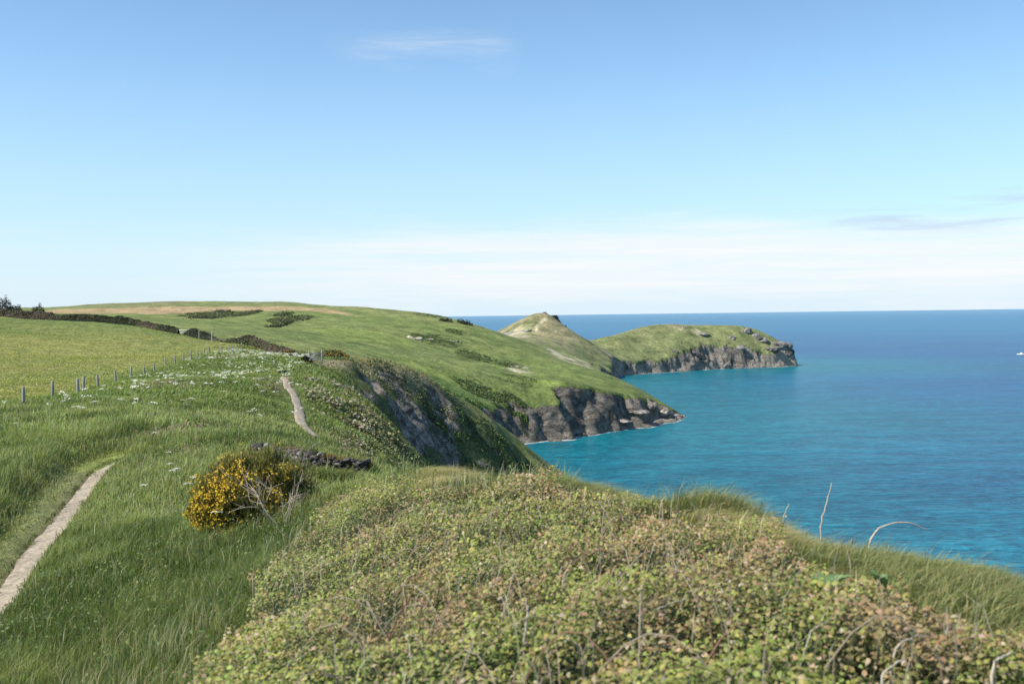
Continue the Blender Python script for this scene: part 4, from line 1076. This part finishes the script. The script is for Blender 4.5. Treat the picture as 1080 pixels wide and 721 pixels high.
# ------------------------------------------------------------------ the big gorse bush, dead shrub and ruined wall
g = hit(270, 549); root = empty("gorse_bush", g)
tag(root, "big gorse bush with bright yellow blossom in the near meadow", "gorse bush")
n = 15000
lob = [(-.55, 0, .50, .62), (.05, .1, .78, .72), (.55, .1, .62, .58), (-.15, -.35, .45, .55), (.35, -.4, .40, .5), (-.8, -.1, .28, .36), (.1, -.1, 1.05, .42), (-.38, .05, .95, .40), (.8, .0, .4, .4), (1.08, -.05, .28, .3), (-1.05, .05, .2, .26), (.6, -.3, .95, .26), (-.72, .1, .78, .25)]
Ps = []; Ds = []
for (a0, b0, c0, r0) in lob:
    m = int(n * r0 * r0 / 2.6); d = RNG.normal(0, 1, (m, 3)); d /= np.linalg.norm(d, axis=1)[:, None]
    q = r0 * (.55 + .5 * RNG.random(m)) * (1 + .5 * fbm(d[:, 0] * 3, d[:, 1] * 3 + d[:, 2] * 2, 1, 2, 3))
    Ps.append((np.array([a0, b0, c0]) * 1.05 + d * q[:, None]) * np.array([.84, .8, .76])); Ds.append(d)
P = np.concatenate(Ps); D = np.concatenate(Ds); k = P[:, 2] > -.05; P, D = P[k], D[k]; n = len(P)
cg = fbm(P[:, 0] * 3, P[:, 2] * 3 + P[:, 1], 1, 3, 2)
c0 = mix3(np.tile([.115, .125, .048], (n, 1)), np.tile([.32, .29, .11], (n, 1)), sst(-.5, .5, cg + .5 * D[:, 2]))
V, F, Cc = blades(np.repeat(P, 3, 0), .05 + .07 * RNG.random(3 * n), .014, np.repeat(np.arctan2(D[:, 1], D[:, 0]), 3) + RNG.normal(0, .6, 3 * n), np.clip(np.repeat(1.1 - D[:, 2], 3) * .6 + RNG.normal(0, .3, 3 * n), 0, 1.3), jitter(np.repeat(c0, 3, 0), 3 * n, .2))
i_ = RNG.integers(0, n, 900); m = 900
spk = blades(P[i_] * .96, .16 + .16 * RNG.random(m), .022, np.arctan2(D[i_, 1], D[i_, 0]), np.clip(1.0 - D[i_, 2], 0, 1.2) * .8, jitter(np.tile([.22, .22, .08], (m, 1)), m, .25))
V, F, Cc = cat([(V, F, Cc), spk])
obj("foliage", mesh_from("foliage", V, F, Cc, smooth=False), M_GRASS, root)
bl = (RNG.random(n) < .50) & (fbm(P[:, 0] * 2.2 + 3, P[:, 2] * 2.2 + P[:, 1], 1, 3, 5) + .35 * (-P[:, 0]) - .30 * (P[:, 2] - .5) > .12 + RNG.normal(0, .22, n)) & (D[:, 1] < .5)
Pb = np.repeat(P[bl], 4, 0) + RNG.normal(0, .022, (4 * int(bl.sum()), 3)) + np.repeat(D[bl], 4, 0) * .06; m = len(Pb)
V, F, Cc = leaves(Pb, np.repeat(D[bl], 4, 0) + RNG.normal(0, .5, (m, 3)), RNG.random(m) * 6.3, .028 + .016 * RNG.random(m), .8, jitter(mix3(np.tile([.62, .36, .02], (m, 1)), np.tile([.68, .50, .07], (m, 1)), RNG.random(m)), m, .1))
obj("blossom", mesh_from("blossom", V, F, Cc, smooth=False), M_PETAL, root)
a = MB()
for k in range(9):
    e = np.array([RNG.uniform(-.8, .8), RNG.uniform(-.3, .3), RNG.uniform(.5, 1.1)]); a.tube([(e[0] * .2, e[1] * .2, -.2), e * .55 + np.array([0, 0, .05]), e], [.035, .022, .01], 5, (.12, .09, .06))
obj("branch", a.mesh("branch"), M_WOOD, root)

g2 = hit(303, 558); root = empty("dead_shrub", g2)
tag(root, "bare pale dead shrub leaning against the right of the gorse", "dead shrub")
def twigs(a, p, d, L, r, depth, rng, col):
    n = 5; pts = [p]
    for i in range(n):
        d = d + rng.normal(0, .13, 3); d /= np.linalg.norm(d); pts.append(pts[-1] + d * L / n)
    a.tube(pts, np.linspace(r, r * .55, n + 1), 4, np.array(col) * rng.uniform(.8, 1.2))
    if depth:
        for k in range(rng.integers(2, 5)):
            i = rng.integers(2, n + 1); q = d + rng.normal(0, .55, 3); q[2] = abs(q[2]) * .9 + .1; q /= np.linalg.norm(q)
            twigs(a, pts[i], q, L * rng.uniform(.45, .75), r * .55, depth - 1, rng, col)
rng = np.random.default_rng(3)
for k in range(5):
    a = MB(); d = np.array([rng.uniform(-.75, .35), rng.uniform(-.3, .2), 1.0]); d /= np.linalg.norm(d)
    twigs(a, np.array([0, 0, -.1]), d, rng.uniform(.5, .9), .010, 2, rng, (.46, .38, .31)); obj("branch", a.mesh("branch"), M_TWIG, root)
w0 = hit(318, 500); root2 = empty("dead_shrub", w0); tag(root2, "tangle of fine grey dead twigs in front of the ruined stone wall", "dead shrub")
for k in range(9):
    a = MB(); d = np.array([rng.uniform(-.7, .7), rng.uniform(-.4, .2), .9]); d /= np.linalg.norm(d)
    twigs(a, np.array([rng.uniform(-.8, .5), rng.uniform(-.1, .2), -.1]), d, rng.uniform(.4, .75), .011, 2, rng, (.40, .33, .29)); obj("branch", a.mesh("branch"), M_TWIG, root2)

# ruined drystone wall with a turf cap
WL = np.array([hit(u, v) for u, v in [(272, 484), (300, 489), (330, 494), (360, 498), (390, 501)]])
root = empty("stone_wall", WL[2]); tag(root, "low ruined dark stone wall with turf on top behind the gorse", "stone wall")
a = MB(); s_ = np.concatenate([[0], np.cumsum(np.linalg.norm(np.diff(WL, axis=0), axis=1))]); rng = np.random.default_rng(9)
def stone(a, c, s, rng, col):
    bm_v = []
    th_, ph_ = 8, 5
    for i in range(ph_ + 1):
        p = math.pi * i / ph_
        for j in range(th_):
            t = 2 * math.pi * j / th_
            v = np.array([math.sin(p) * math.cos(t), math.sin(p) * math.sin(t), math.cos(p)])
            v = np.sign(v) * np.abs(v) ** .55
            bm_v.append(v)
    Vv = np.array(bm_v); Vv = Vv * (1 + .24 * rng.normal(0, 1, (len(Vv), 1))) * np.array(s) * .5
    al = rng.normal(0, .3); ca, sa = math.cos(al), math.sin(al); Vv = np.stack([Vv[:, 0] * ca - Vv[:, 2] * sa, Vv[:, 1], Vv[:, 0] * sa + Vv[:, 2] * ca], 1)
    Fs = [(i * th_ + j, i * th_ + (j + 1) % th_, (i + 1) * th_ + (j + 1) % th_, (i + 1) * th_ + j) for i in range(ph_) for j in range(th_)]
    a.add(Vv + c, Fs, col)
tt = 0
while tt < s_[-1]:
    b = np.array([np.interp(tt, s_, WL[:, k]) for k in range(3)]) - WL[2]; hw = .36 * (1 - .2 * (tt / s_[-1])) * (.8 + .4 * rng.random())
    zz = -.1
    while zz < hw:
        w_, h_ = rng.uniform(.10, .30), rng.uniform(.05, .13); gcol = rng.uniform(.035, .12) if rng.random() < .85 else rng.uniform(.2, .3)
        stone(a, b + np.array([rng.normal(0, .06), rng.normal(0, .06), zz + h_ / 2]), (w_, .3, h_), rng, np.array([gcol, gcol * .93, gcol * .82])); zz += h_ * .82
    tt += .14
obj("stones", a.mesh("stones"), M_STONE, root)
n = 9000; t = RNG.random(n) * s_[-1]; P = np.stack([np.interp(t, s_, WL[:, k]) for k in range(3)], 1) - WL[2]
P[:, 1] += -.02 + np.abs(RNG.normal(0, .4, n)); P[:, 2] += .26 * (1 - .3 * t / s_[-1]) + .12 * fbm(t, P[:, 1], .7, 2, 3)
cl = fbm(t, P[:, 1], 1.0, 3, 2)
V, F, Cc = blades(P, .14 + .18 * RNG.random(n), .018, -1.4 + RNG.normal(0, .8, n), .5 + .6 * RNG.random(n), jitter(mix3(np.tile([.10, .12, .04], (n, 1)), np.tile([.28, .21, .10], (n, 1)), sst(-.3, .4, cl)), n, .18))
obj("turf_cap", mesh_from("turf_cap", V, F, Cc, smooth=False), M_GRASS, root)

n = 6500; t = s_[-1] * RNG.random(n); P = np.stack([np.interp(t, s_, WL[:, k]) for k in range(3)], 1) - WL[2]; P[:, 1] -= .25 + .5 * RNG.random(n); P[:, 2] -= .1
V, F, Cc = blades(P, .16 + .22 * RNG.random(n), .016, RNG.normal(0, 1, n), .4 + .5 * RNG.random(n), jitter(np.tile([.17, .20, .07], (n, 1)), n, .2))
obj("wall_grass", mesh_from("wall_grass", V, F, Cc, smooth=False), M_GRASS, root)

# ------------------------------------------------------------------ dead stems on the near bank
def dead_stem(base, pts, r, label, group="dry pale stems on the near bank", col=(.50, .44, .36)):
    a = MB(); P = np.array(pts, dtype=float); s = np.linspace(0, 1, len(P)); t = np.linspace(0, 1, 14)
    Q = np.stack([np.interp(t, s, P[:, k]) for k in range(3)], 1)
    for _ in range(3): Q[1:-1] = (Q[:-2] + 2 * Q[1:-1] + Q[2:]) / 4
    Q[1:-1] += RNG.normal(0, .004, Q[1:-1].shape)
    r = r * (.62 if base[1] < 7 else .85)
    a.tube(Q, np.linspace(r, r * .45, len(Q)), 6, np.array(col) * .9 * RNG.uniform(.85, 1.15))
    return tag(obj("dry_stalk", a.mesh("dry_stalk"), M_TWIG, None, base), label, "dry stalk", group)
def stem_px(lst, Y, r, label, dy=0.0, col=(.50, .44, .36)):
    h0 = hit(*lst[0], lift=.22); Y = h0[1] if h0 is not None and h0[1] < Y * 1.6 and lst[0][1] > 570 else Y
    P = [at(u, v, Y + dy * i) for i, (u, v) in enumerate(lst)]; b = P[0].copy(); g_ = float(gz(b[:1], b[1:2])[0]); 
    P = [p - b for p in P]
    if g_ < b[2] - .02: P.insert(0, np.array([0, 0, g_ - b[2] - .05]))
    return dead_stem(b, P, r, label, col=col)
stem_px([(865, 558), (868, 542), (873, 526), (877, 509)], 8.0, .010, "tall nearly upright pale dead stem against the sea", .03)
stem_px([(915, 568), (928, 555), (945, 549), (962, 551), (977, 558)], 7.6, .011, "arching pale dead stem bowed over in front of the sea", .03)
stem_px([(720, 540), (713, 533), (702, 526)], 10.3, .011, "short pale dead stem leaning left on the brink before the sea")
stem_px([(551, 668), (556, 652), (559, 640), (552, 634)], 5.9, .012, "pale hooked dead stem among the middle of the brambles")
stem_px([(712, 592), (706, 575), (699, 562)], 8.3, .009, "pale dead stem leaning left in brambles under the brink grass")
stem_px([(428, 545), (418, 520), (412, 495)], 13.5, .010, "tall pale grass stalk leaning left at the near brink", .0, (.48, .42, .27))
stem_px([(437, 545), (432, 522), (424, 500)], 13.0, .009, "shorter pale grass stalk beside a taller leaning one", .0, (.48, .42, .27))
stem_px([(522, 515), (518, 503), (520, 492)], 12.6, .008, "thin upright dead stem on the brink below the cliff ridge")
stem_px([(825, 548), (829, 540), (832, 531)], 8.9, .008, "short pale stem in the tall tuft left of the upright one")
stem_px([(1000, 672), (1000, 655), (999, 640)], 5.4, .007, "straight pale upright stalk in the grass at lower right")
stem_px([(940, 682), (958, 672), (978, 669)], 5.2, .010, "pale dead stem lying bent over brambles at lower right", .05)
stem_px([(924, 718), (938, 703), (955, 695)], 4.7, .010, "thick pale dead stem by the bottom edge at lower right", .05)
stem_px([(1045, 700), (1058, 692), (1067, 687)], 4.9, .012, "short pale dead stick low in the bottom right corner", .03)
stem_px([(785, 600), (775, 590), (770, 578)], 8.0, .008, "thin pale stem in brambles under the tall tuft")
stem_px([(690, 640), (708, 636), (722, 630)], 6.2, .008, "pale dead stem lying flat across the brambles right of centre", .05)
stem_px([(612, 528), (600, 512), (594, 500)], 11.6, .009, "dark bent dead stem on the brink at the end of the cliff ridge", .0, (.30, .24, .19))
stem_px([(1008, 668), (994, 662), (987, 650)], 5.5, .008, "pale curved stalk leaning left beside the straight upright one")

# tall weed on the brink and broad leaved weed in the brambles
def weed(u, v, Y, hgt, label, n_st, seed):
    b = at(u, v, Y); b[2] = float(gz(b[:1], b[1:2])[0]); root = empty("tall_weed", b); tag(root, label, "weed"); rng = np.random.default_rng(seed); PP = []; NN = []; AA = []
    for k in range(n_st):
        d = np.array([rng.normal(-.15, .22), rng.normal(0, .15), 1]); d /= np.linalg.norm(d); L = hgt * rng.uniform(.55, 1.05); pts = [np.array([rng.normal(0, .06), rng.normal(0, .06), -.05])]
        for i in range(6): d = d + rng.normal(0, .08, 3); d /= np.linalg.norm(d); pts.append(pts[-1] + d * L / 6)
        a = MB(); a.tube(pts, np.linspace(.006, .002, 7), 5, (.14, .16, .06)); obj("stem", a.mesh("stem"), M_GRASS, root)
        for i in range(26):
            q = rng.uniform(.1, 1); p = np.array([np.interp(q, np.linspace(0, 1, 7), np.array(pts)[:, j]) for j in range(3)]); an = rng.random() * 6.28
            PP.append(p + .025 * np.array([math.cos(an), math.sin(an), .3])); AA.append(an); NN.append((rng.normal(0, .4), rng.normal(0, .4), 1))
    m = len(PP); V, F, Cc = leaves(np.array(PP), np.array(NN), np.array(AA), np.random.default_rng(seed).uniform(.03, .055, m), .38, jitter(np.tile([.10, .14, .05], (m, 1)), m, .25))
    obj("foliage", mesh_from("foliage", V, F, Cc, smooth=False), M_LEAF, root)
weed(805, 545, 9.0, .46, "tall leafy weed rising from the tuft against the sea", 6, 1)
weed(770, 545, 9.4, .30, "lower leafy weed left of the tall one in the tuft", 6, 2)
weed(1050, 612, 6.7, .16, "small leafy weed on the brink at the right edge before the sea", 5, 4)
def dock(u, v, label, n, seed, sz, up):
    b = hit(u, v); root = empty("broad_leaf_weed", b + np.array([0, 0, .12])); tag(root, label, "weed", "broad leaved weeds in the brambles"); rng = np.random.default_rng(seed)
    for k in range(n):
        an = k * 2.4 + rng.normal(0, .3); L = sz * rng.uniform(.7, 1.1); a = MB(); m = 6; V = []
        for i in range(m + 1):
            q = i / m; wd = sz * .16 * math.sin(math.pi * min(q * .92 + .08, 1)) ** .8; r = L * q * (1 - up * .3); zz = L * up * (q - .55 * q * q) + .03
            ca, sa = math.cos(an), math.sin(an)
            for e in (-1, 0, 1): V.append((ca * r - sa * wd * e, sa * r + ca * wd * e, zz + abs(e) * wd * .35 + .006 * rng.normal()))
        F = [(i * 3 + j, i * 3 + j + 1, i * 3 + 4 + j, i * 3 + 3 + j) for i in range(m) for j in (0, 1)]
        a.add(V, F, np.array([.14, .22, .09]) * rng.uniform(.8, 1.2)); obj("leaf", a.mesh("leaf"), M_LEAF, root)
dock(868, 652, "dark green broad leaved weed below the grass mound in the brambles", 8, 1, .19, .8)
dock(930, 660, "narrow upright green weed right of the broad leaved one", 5, 3, .16, 1.9)

# ------------------------------------------------------------------ rock outcrops and skerries
def crag(u, v, sx_, sy_, sz_, label, seed, col=(.26, .25, .235), Y=None, sub=4, blocks=5, group=None, name="rock_outcrop"):
    p = hit(u, v) if Y is None else at(u, v, Y)
    if p is None: return
    if Y is not None: p[2] = max(float(gz(p[:1], p[1:2])[0]), 0.2)
    import bmesh
    rng = np.random.default_rng(seed); a = MB()
    bm = bmesh.new(); bmesh.ops.create_icosphere(bm, subdivisions=sub, radius=1.0); V0 = np.array([v_.co[:] for v_ in bm.verts]); F0 = np.array([[v_.index for v_ in f.verts] for f in bm.faces]); bm.free()
    for k in range(blocks):
        c = np.array([rng.uniform(-.6, .6) * sx_, rng.uniform(-.5, .5) * sy_, rng.uniform(-.1, .2) * sz_]) if k else np.zeros(3)
        s = rng.uniform(.25, .6) if k else .65
        pn = rng.normal(0, 1, (13, 3)); pn[:, 2] *= .7; pn /= np.linalg.norm(pn, axis=1)[:, None]; pd_ = rng.uniform(.45, .95, 13)
        dots = np.maximum(V0 @ pn.T, 1e-3); rad = np.minimum((pd_[None] / dots).min(1), 1.15); o_ = rng.random(3) * 40
        nz = fbm(V0[:, 0] * 2 + o_[0] + V0[:, 2], V0[:, 1] * 2 + o_[1] - .7 * V0[:, 2], .5, 4, seed % 7, .6)
        Vv = V0 * (rad * (1 + .16 * nz))[:, None] * np.array([sx_, sy_, sz_]) * s * 1.25
        cc = np.tile(np.array(col) * .72, (len(Vv), 1)) * (1 + .9 * fbm(Vv[:, 0] + Vv[:, 2], Vv[:, 1] - Vv[:, 2], .6 * sz_, 3, 4))[:, None]
        a.add(Vv + c, F0, np.clip(cc, .02, .7))
    return tag(obj(name, a.mesh(name, False), M_CRAG, None, p - np.array([0, 0, .3 * sz_])), label, "rock", group)
crag(435, 357, 6, 3, 3.4, "pale sunlit rock outcrop on the green hillside, leftmost of three", 1, (.62, .56, .44))
crag(452, 358, 4, 3, 1.5, "grey rock in scrub in the middle of the hillside outcrops", 2, (.36, .35, .27))
crag(478, 360, 3, 2, 1.0, "small grey rock right of the hillside outcrops in scrub", 3, (.30, .29, .24))
for i, (u, v, Y, sx_, sz_, cl, lab) in enumerate(((787, 356, 1100, 9, 7, .34, "tallest pale crag on the right shoulder of the far headland"), (797, 362, 1097, 8, 5.5, .32, "broken pale crag below the tallest one on the far headland"),
        (805, 366, 1096, 8, 5, .30, "jagged crag midway down the far headland point"), (822, 367, 1098, 12, 6.5, .28, "broad square crag at the brow of the far headland point"), (831, 375, 1098, 9, 7, .20, "dark crag at the very tip of the far headland"),
        (771, 358, 1085, 4.5, 4, .33, "single grey boulder on the grass of the far headland"), (740, 351, 1080, 10, 2.6, .40, "flat pale rock slab near the top of the far headland"), (721, 348, 1084, 3, 2, .42, "tiny pale boulder left of the flat slab"),
        (813, 373, 1090, 10, 4, .24, "rock shelf below the crags on the far headland"), (764, 366, 1062, 7, 4.5, .26, "pale knuckle of rock at the cliff top left of the shelf"), (748, 368, 1056, 6, 4.5, .22, "split rock at the cliff top in the middle of the far headland"), (733, 373, 1045, 6, 4, .2, "grey rock stepping down where the far cliff grows lower"),
        (712, 378, 1030, 5, 3, .18, "dark rock on the low cliff edge of the far headland"), (782, 371, 1074, 7, 5, .3, "pale rock rib in the cliff under the lone boulder"))):
    crag(u, v, sx_, sx_ * .6, sz_, lab, 20 + i, (cl, cl * .94, cl * .86), Y, 4, 6, "crags on the far headland")
for i, (u, v, Y, sx_, sz_, cl, lab) in enumerate(((584, 335.5, 985, 4, 4.6, .06, "topmost dark crag right of the pointed hilltop"), (589, 338.5, 988, 4.5, 4.2, .065, "second dark crag down the right side of the pointed hill"), (595, 343, 990, 4.5, 3.8, .06, "third dark crag down the right side of the pointed hill"), (600, 347, 993, 4, 3.2, .08, "lowest dark crag down the right side of the pointed hill"), (574, 331, 985, 6, 2.5, .24, "small pale rock on the very top of the pointed hill"), (613, 355, 1000, 7, 4.5, .15, "grey rock at the foot of the pointed hill by the saddle"), (535, 354.5, 945, 12, 3.0, .40, "pale bare rock at the left foot of the pointed hill"), (556, 354.5, 945, 9, 2.4, .40, "pale bare rock below the middle of the pointed hill"))):
    crag(u, v, sx_, sx_ * .6, sz_, lab, 40 + i, (cl, cl * .95, cl * .88), Y, 4, 5, "rocks on the pointed hill")
for i, (u, v, Y, sx_, sz_, cl, lab) in enumerate(((700, 437, 553, 5.5, 3.2, .36, "brown rock block on the ledge at the near headland point"), (712, 441, 562, 5, 2.0, .38, "low warm rock at the outermost near headland point"), (719, 442.5, 566, 2.6, 1.0, .36, "lowest wet rock off the near headland point"),
        (686, 432, 548, 6, 6, .30, "tall brown block below the turf of the near headland point"), (655, 449, 515, 7, 1.4, .42, "pale flat ledge rock at the foot of the dark cliff"), (672, 446.5, 527, 7, 1.6, .42, "pale ledge rock nearer the point under the dark cliff"), (612, 459, 489, 4, 2.0, .16, "dark boulder in the corner of the cliff foot"), (585, 467, 470, 5, 1.8, .24, "grey ledge rock under the left buttress"),
        (842, 385.5, 1100, 5, 2.0, .2, "low dark rock in the surf off the far headland tip"))):
    crag(u, v, sx_, sx_ * .7, sz_, lab, 60 + i, (cl, cl * .88, cl * .76), Y, 4, 5, "rocks at the waterline")
for i, (u, v, sx_, sz_, lab) in enumerate(((428, 432, 1.3, .9, "pale flecked rock high in the rocky gully face"), (508, 488, 1.2, .7, "small grey rock low on the ridge slope above the near bank"))):
    crag(u, v, sx_, .8, sz_, lab, 80 + i, (.17, .165, .16), None, 4, 5, "rocks in the gully face")

# ------------------------------------------------------------------ motor boat far out
b = at(1077, 374.2, 1290); b[2] = .35; root = empty("motor_boat", b, 2.9); tag(root, "small white motor boat far out at the right edge", "boat")
a = MB(); V = []; sec = [(-4.6, 1.5, .15), (-2, 1.65, .1), (1.5, 1.5, .1), (3.6, .8, .3), (5.0, .05, .75)]
for (xx, hw, kz) in sec: V += [(xx, -hw, 1.25 + .06 * max(xx, 0)), (xx, -hw * .8, kz), (xx, 0, kz - .35), (xx, hw * .8, kz), (xx, hw, 1.25 + .06 * max(xx, 0))]
F = [(i * 5 + j, i * 5 + 5 + j, i * 5 + 6 + j, i * 5 + 1 + j) for i in range(4) for j in range(4)] + [(i * 5, i * 5 + 4, i * 5 + 9, i * 5 + 5) for i in range(4)]
a.add(V, F, (.82, .83, .84)); a.add(V[:5], [(0, 1, 2), (0, 2, 3), (0, 3, 4)], (.8, .8, .8)); obj("hull", a.mesh("hull", False), M_PAINT, root)
a = MB(); V = [(-1.6, -1.1, 1.26), (1.9, -1.0, 1.26), (1.9, 1.0, 1.26), (-1.6, 1.1, 1.26), (-1.4, -.9, 2.7), (.9, -.85, 2.7), (.9, .85, 2.7), (-1.4, .9, 2.7)]
a.add(V, [(0, 1, 5, 4), (1, 2, 6, 5), (2, 3, 7, 6), (3, 0, 4, 7), (4, 5, 6, 7)], (.85, .85, .86)); obj("cabin", a.mesh("cabin", False), M_PAINT, root)
a = MB(); a.add([(1.80, -.8, 1.62), (1.80, .8, 1.62), (1.14, .72, 2.55), (1.14, -.72, 2.55)], [(0, 1, 2, 3)], (.05, .07, .09)); obj("windscreen", a.mesh("windscreen", False), M_PAINT, root)
n = 500; t = RNG.random(n) ** 1.4 * 13; ca, sa = math.cos(2.9), math.sin(2.9); off = RNG.normal(0, .5 + .05 * t)
P = np.stack([b[0] - (4 + t) * ca - off * sa, b[1] - (4 + t) * sa + off * ca, .55 + .35 * RNG.random(n)], 1)
stuff("wake_foam", [leaves(P, np.stack([RNG.normal(0, .4, n), RNG.normal(-.3, .4, n), np.ones(n)], 1), RNG.random(n) * 6.3, .6 + .6 * RNG.random(n), .8, np.tile([.8, .82, .84], (n, 1)))], M_PETAL, "white wake foam behind the motor boat")


# ------------------------------------------------------------------ light and sky
SUN = Vector((-0.80, -0.36, 0.95)).normalized()
sun_el = math.asin(SUN.z); sun_az = math.atan2(SUN.x, SUN.y)
sd = bpy.data.lights.new("sun", 'SUN'); sd.energy = 6.4; sd.angle = R(0.5); sd.color = (1.0, 0.94, 0.83)
so = bpy.data.objects.new("sun", sd); COL.objects.link(so); so.rotation_euler = SUN.to_track_quat('Z', 'Y').to_euler(); so.location = (0, 0, 200)
w = bpy.data.worlds.new("World"); sc.world = w; w.use_nodes = True
nt = w.node_tree; nt.nodes.clear()
wo = N_(nt, 'ShaderNodeOutputWorld'); bg = N_(nt, 'ShaderNodeBackground', i={'Strength': 0.158}); nt.links.new(bg.outputs[0], wo.inputs[0])
sky = N_(nt, 'ShaderNodeTexSky', sky_type='NISHITA', sun_disc=False, sun_elevation=sun_el, sun_rotation=sun_az, altitude=60, air_density=1.0, dust_density=0.6, ozone_density=1.5)
tc = N_(nt, 'ShaderNodeTexCoord'); sx = N_(nt, 'ShaderNodeSeparateXYZ'); nt.links.new(tc.outputs['Generated'], sx.inputs[0])
az = math_n(nt, 'ARCTAN2', sx.outputs[0], sx.outputs[1]); el = sx.outputs[2]
cv = N_(nt, 'ShaderNodeCombineXYZ'); nt.links.new(math_n(nt, 'MULTIPLY', az, 3.0), cv.inputs[0]); nt.links.new(math_n(nt, 'MULTIPLY', el, 26.0), cv.inputs[1])
n1 = noise_n(nt, 1.3, 6, 0.6, cv.outputs[0], 0.4)


def band(lo0, lo1, hi1, hi0, src):
    a = N_(nt, 'ShaderNodeMapRange', interpolation_type='SMOOTHSTEP', i={'From Min': lo0, 'From Max': lo1}); nt.links.new(src, a.inputs[0])
    b = N_(nt, 'ShaderNodeMapRange', interpolation_type='SMOOTHSTEP', i={'From Min': hi0, 'From Max': hi1}); nt.links.new(src, b.inputs[0])
    return math_n(nt, 'MULTIPLY', a.outputs[0], b.outputs[0])


base = mixc(nt, sky.outputs[0], (0.70, 1.08, 1.30), 1.0, 'MULTIPLY')
dk = N_(nt, 'ShaderNodeMapRange', interpolation_type='SMOOTHSTEP', i={'From Min': 0.12, 'From Max': 0.42, 'To Min': 1.0, 'To Max': 0.80}); nt.links.new(el, dk.inputs[0])
vm = N_(nt, 'ShaderNodeVectorMath', operation='SCALE'); nt.links.new(base, vm.inputs[0]); nt.links.new(dk.outputs[0], vm.inputs['Scale']); base = vm.outputs[0]
# haze thickening towards the horizon
hz = math_n(nt, 'POWER', 2.718, math_n(nt, 'MULTIPLY', math_n(nt, 'MAXIMUM', el, 0.0), -1 / 0.16))
base = mixc(nt, base, (4.7, 5.6, 6.3), hz)
eln = math_n(nt, 'ADD', el, math_n(nt, 'MULTIPLY', math_n(nt, 'SUBTRACT', n1, 0.5), 0.075))
st = N_(nt, 'ShaderNodeCombineXYZ'); nt.links.new(math_n(nt, 'MULTIPLY', az, 4.0), st.inputs[0]); nt.links.new(math_n(nt, 'MULTIPLY', el, 120.0), st.inputs[1])
n4 = N_(nt, 'ShaderNodeMapRange', i={'From Min': 0.30, 'From Max': 0.62, 'To Min': 0.45, 'To Max': 1.25}); nt.links.new(noise_n(nt, 0.8, 6, 0.65, st.outputs[0], 0.5), n4.inputs[0])
b1 = math_n(nt, 'MULTIPLY', band(-0.005, 0.035, 0.06, 0.105, eln), n4.outputs[0])
azr = N_(nt, 'ShaderNodeMapRange', interpolation_type='SMOOTHSTEP', i={'From Min': -0.42, 'From Max': 0.0, 'To Min': 0.10, 'To Max': 0.80}); nt.links.new(az, azr.inputs[0])
b1 = math_n(nt, 'MULTIPLY', b1, azr.outputs[0])
col = mixc(nt, base, (6.0, 6.15, 6.3), b1)
# grey lilac streaks at the right, a faint wisp higher up
cv2 = N_(nt, 'ShaderNodeCombineXYZ'); nt.links.new(math_n(nt, 'MULTIPLY', az, 9.0), cv2.inputs[0]); nt.links.new(math_n(nt, 'MULTIPLY', el, 95.0), cv2.inputs[1])
n2 = noise_n(nt, 1.0, 5, 0.6, cv2.outputs[0], 0.6)
s1 = math_n(nt, 'MULTIPLY', band(0.080, 0.088, 0.098, 0.110, eln), band(0.26, 0.36, 0.60, 0.80, az))
s2 = math_n(nt, 'MULTIPLY', band(0.066, 0.076, 0.082, 0.092, el), band(0.31, 0.37, 0.46, 0.53, az))
sr = N_(nt, 'ShaderNodeMapRange', i={'From Min': 0.45, 'From Max': 0.66}); nt.links.new(n2, sr.inputs[0])
col = mixc(nt, col, (3.5, 4.25, 5.2), math_n(nt, 'MULTIPLY', math_n(nt, 'MAXIMUM', s1, s2), math_n(nt, 'MULTIPLY', sr.outputs[0], 0.6)))
w3 = math_n(nt, 'MULTIPLY', band(0.231, 0.251, 0.258, 0.281, eln), band(-0.19, -0.11, -0.03, 0.02, az))
col = mixc(nt, col, (5.3, 5.7, 6.1), math_n(nt, 'MULTIPLY', w3, math_n(nt, 'ADD', math_n(nt, 'MULTIPLY', sr.outputs[0], 0.22), 0.10)))
nt.links.new(col, bg.inputs['Color'])

# ------------------------------------------------------------------ render settings
sc.view_settings.view_transform = 'Standard'; sc.view_settings.look = 'None'; sc.view_settings.exposure = 0.0; sc.view_settings.gamma = 1.0
sc.render.engine = 'CYCLES'
sc.cycles.max_bounces = 5; sc.cycles.diffuse_bounces = 3; sc.cycles.transmission_bounces = 3; sc.cycles.glossy_bounces = 2
sc.cycles.use_denoising = True
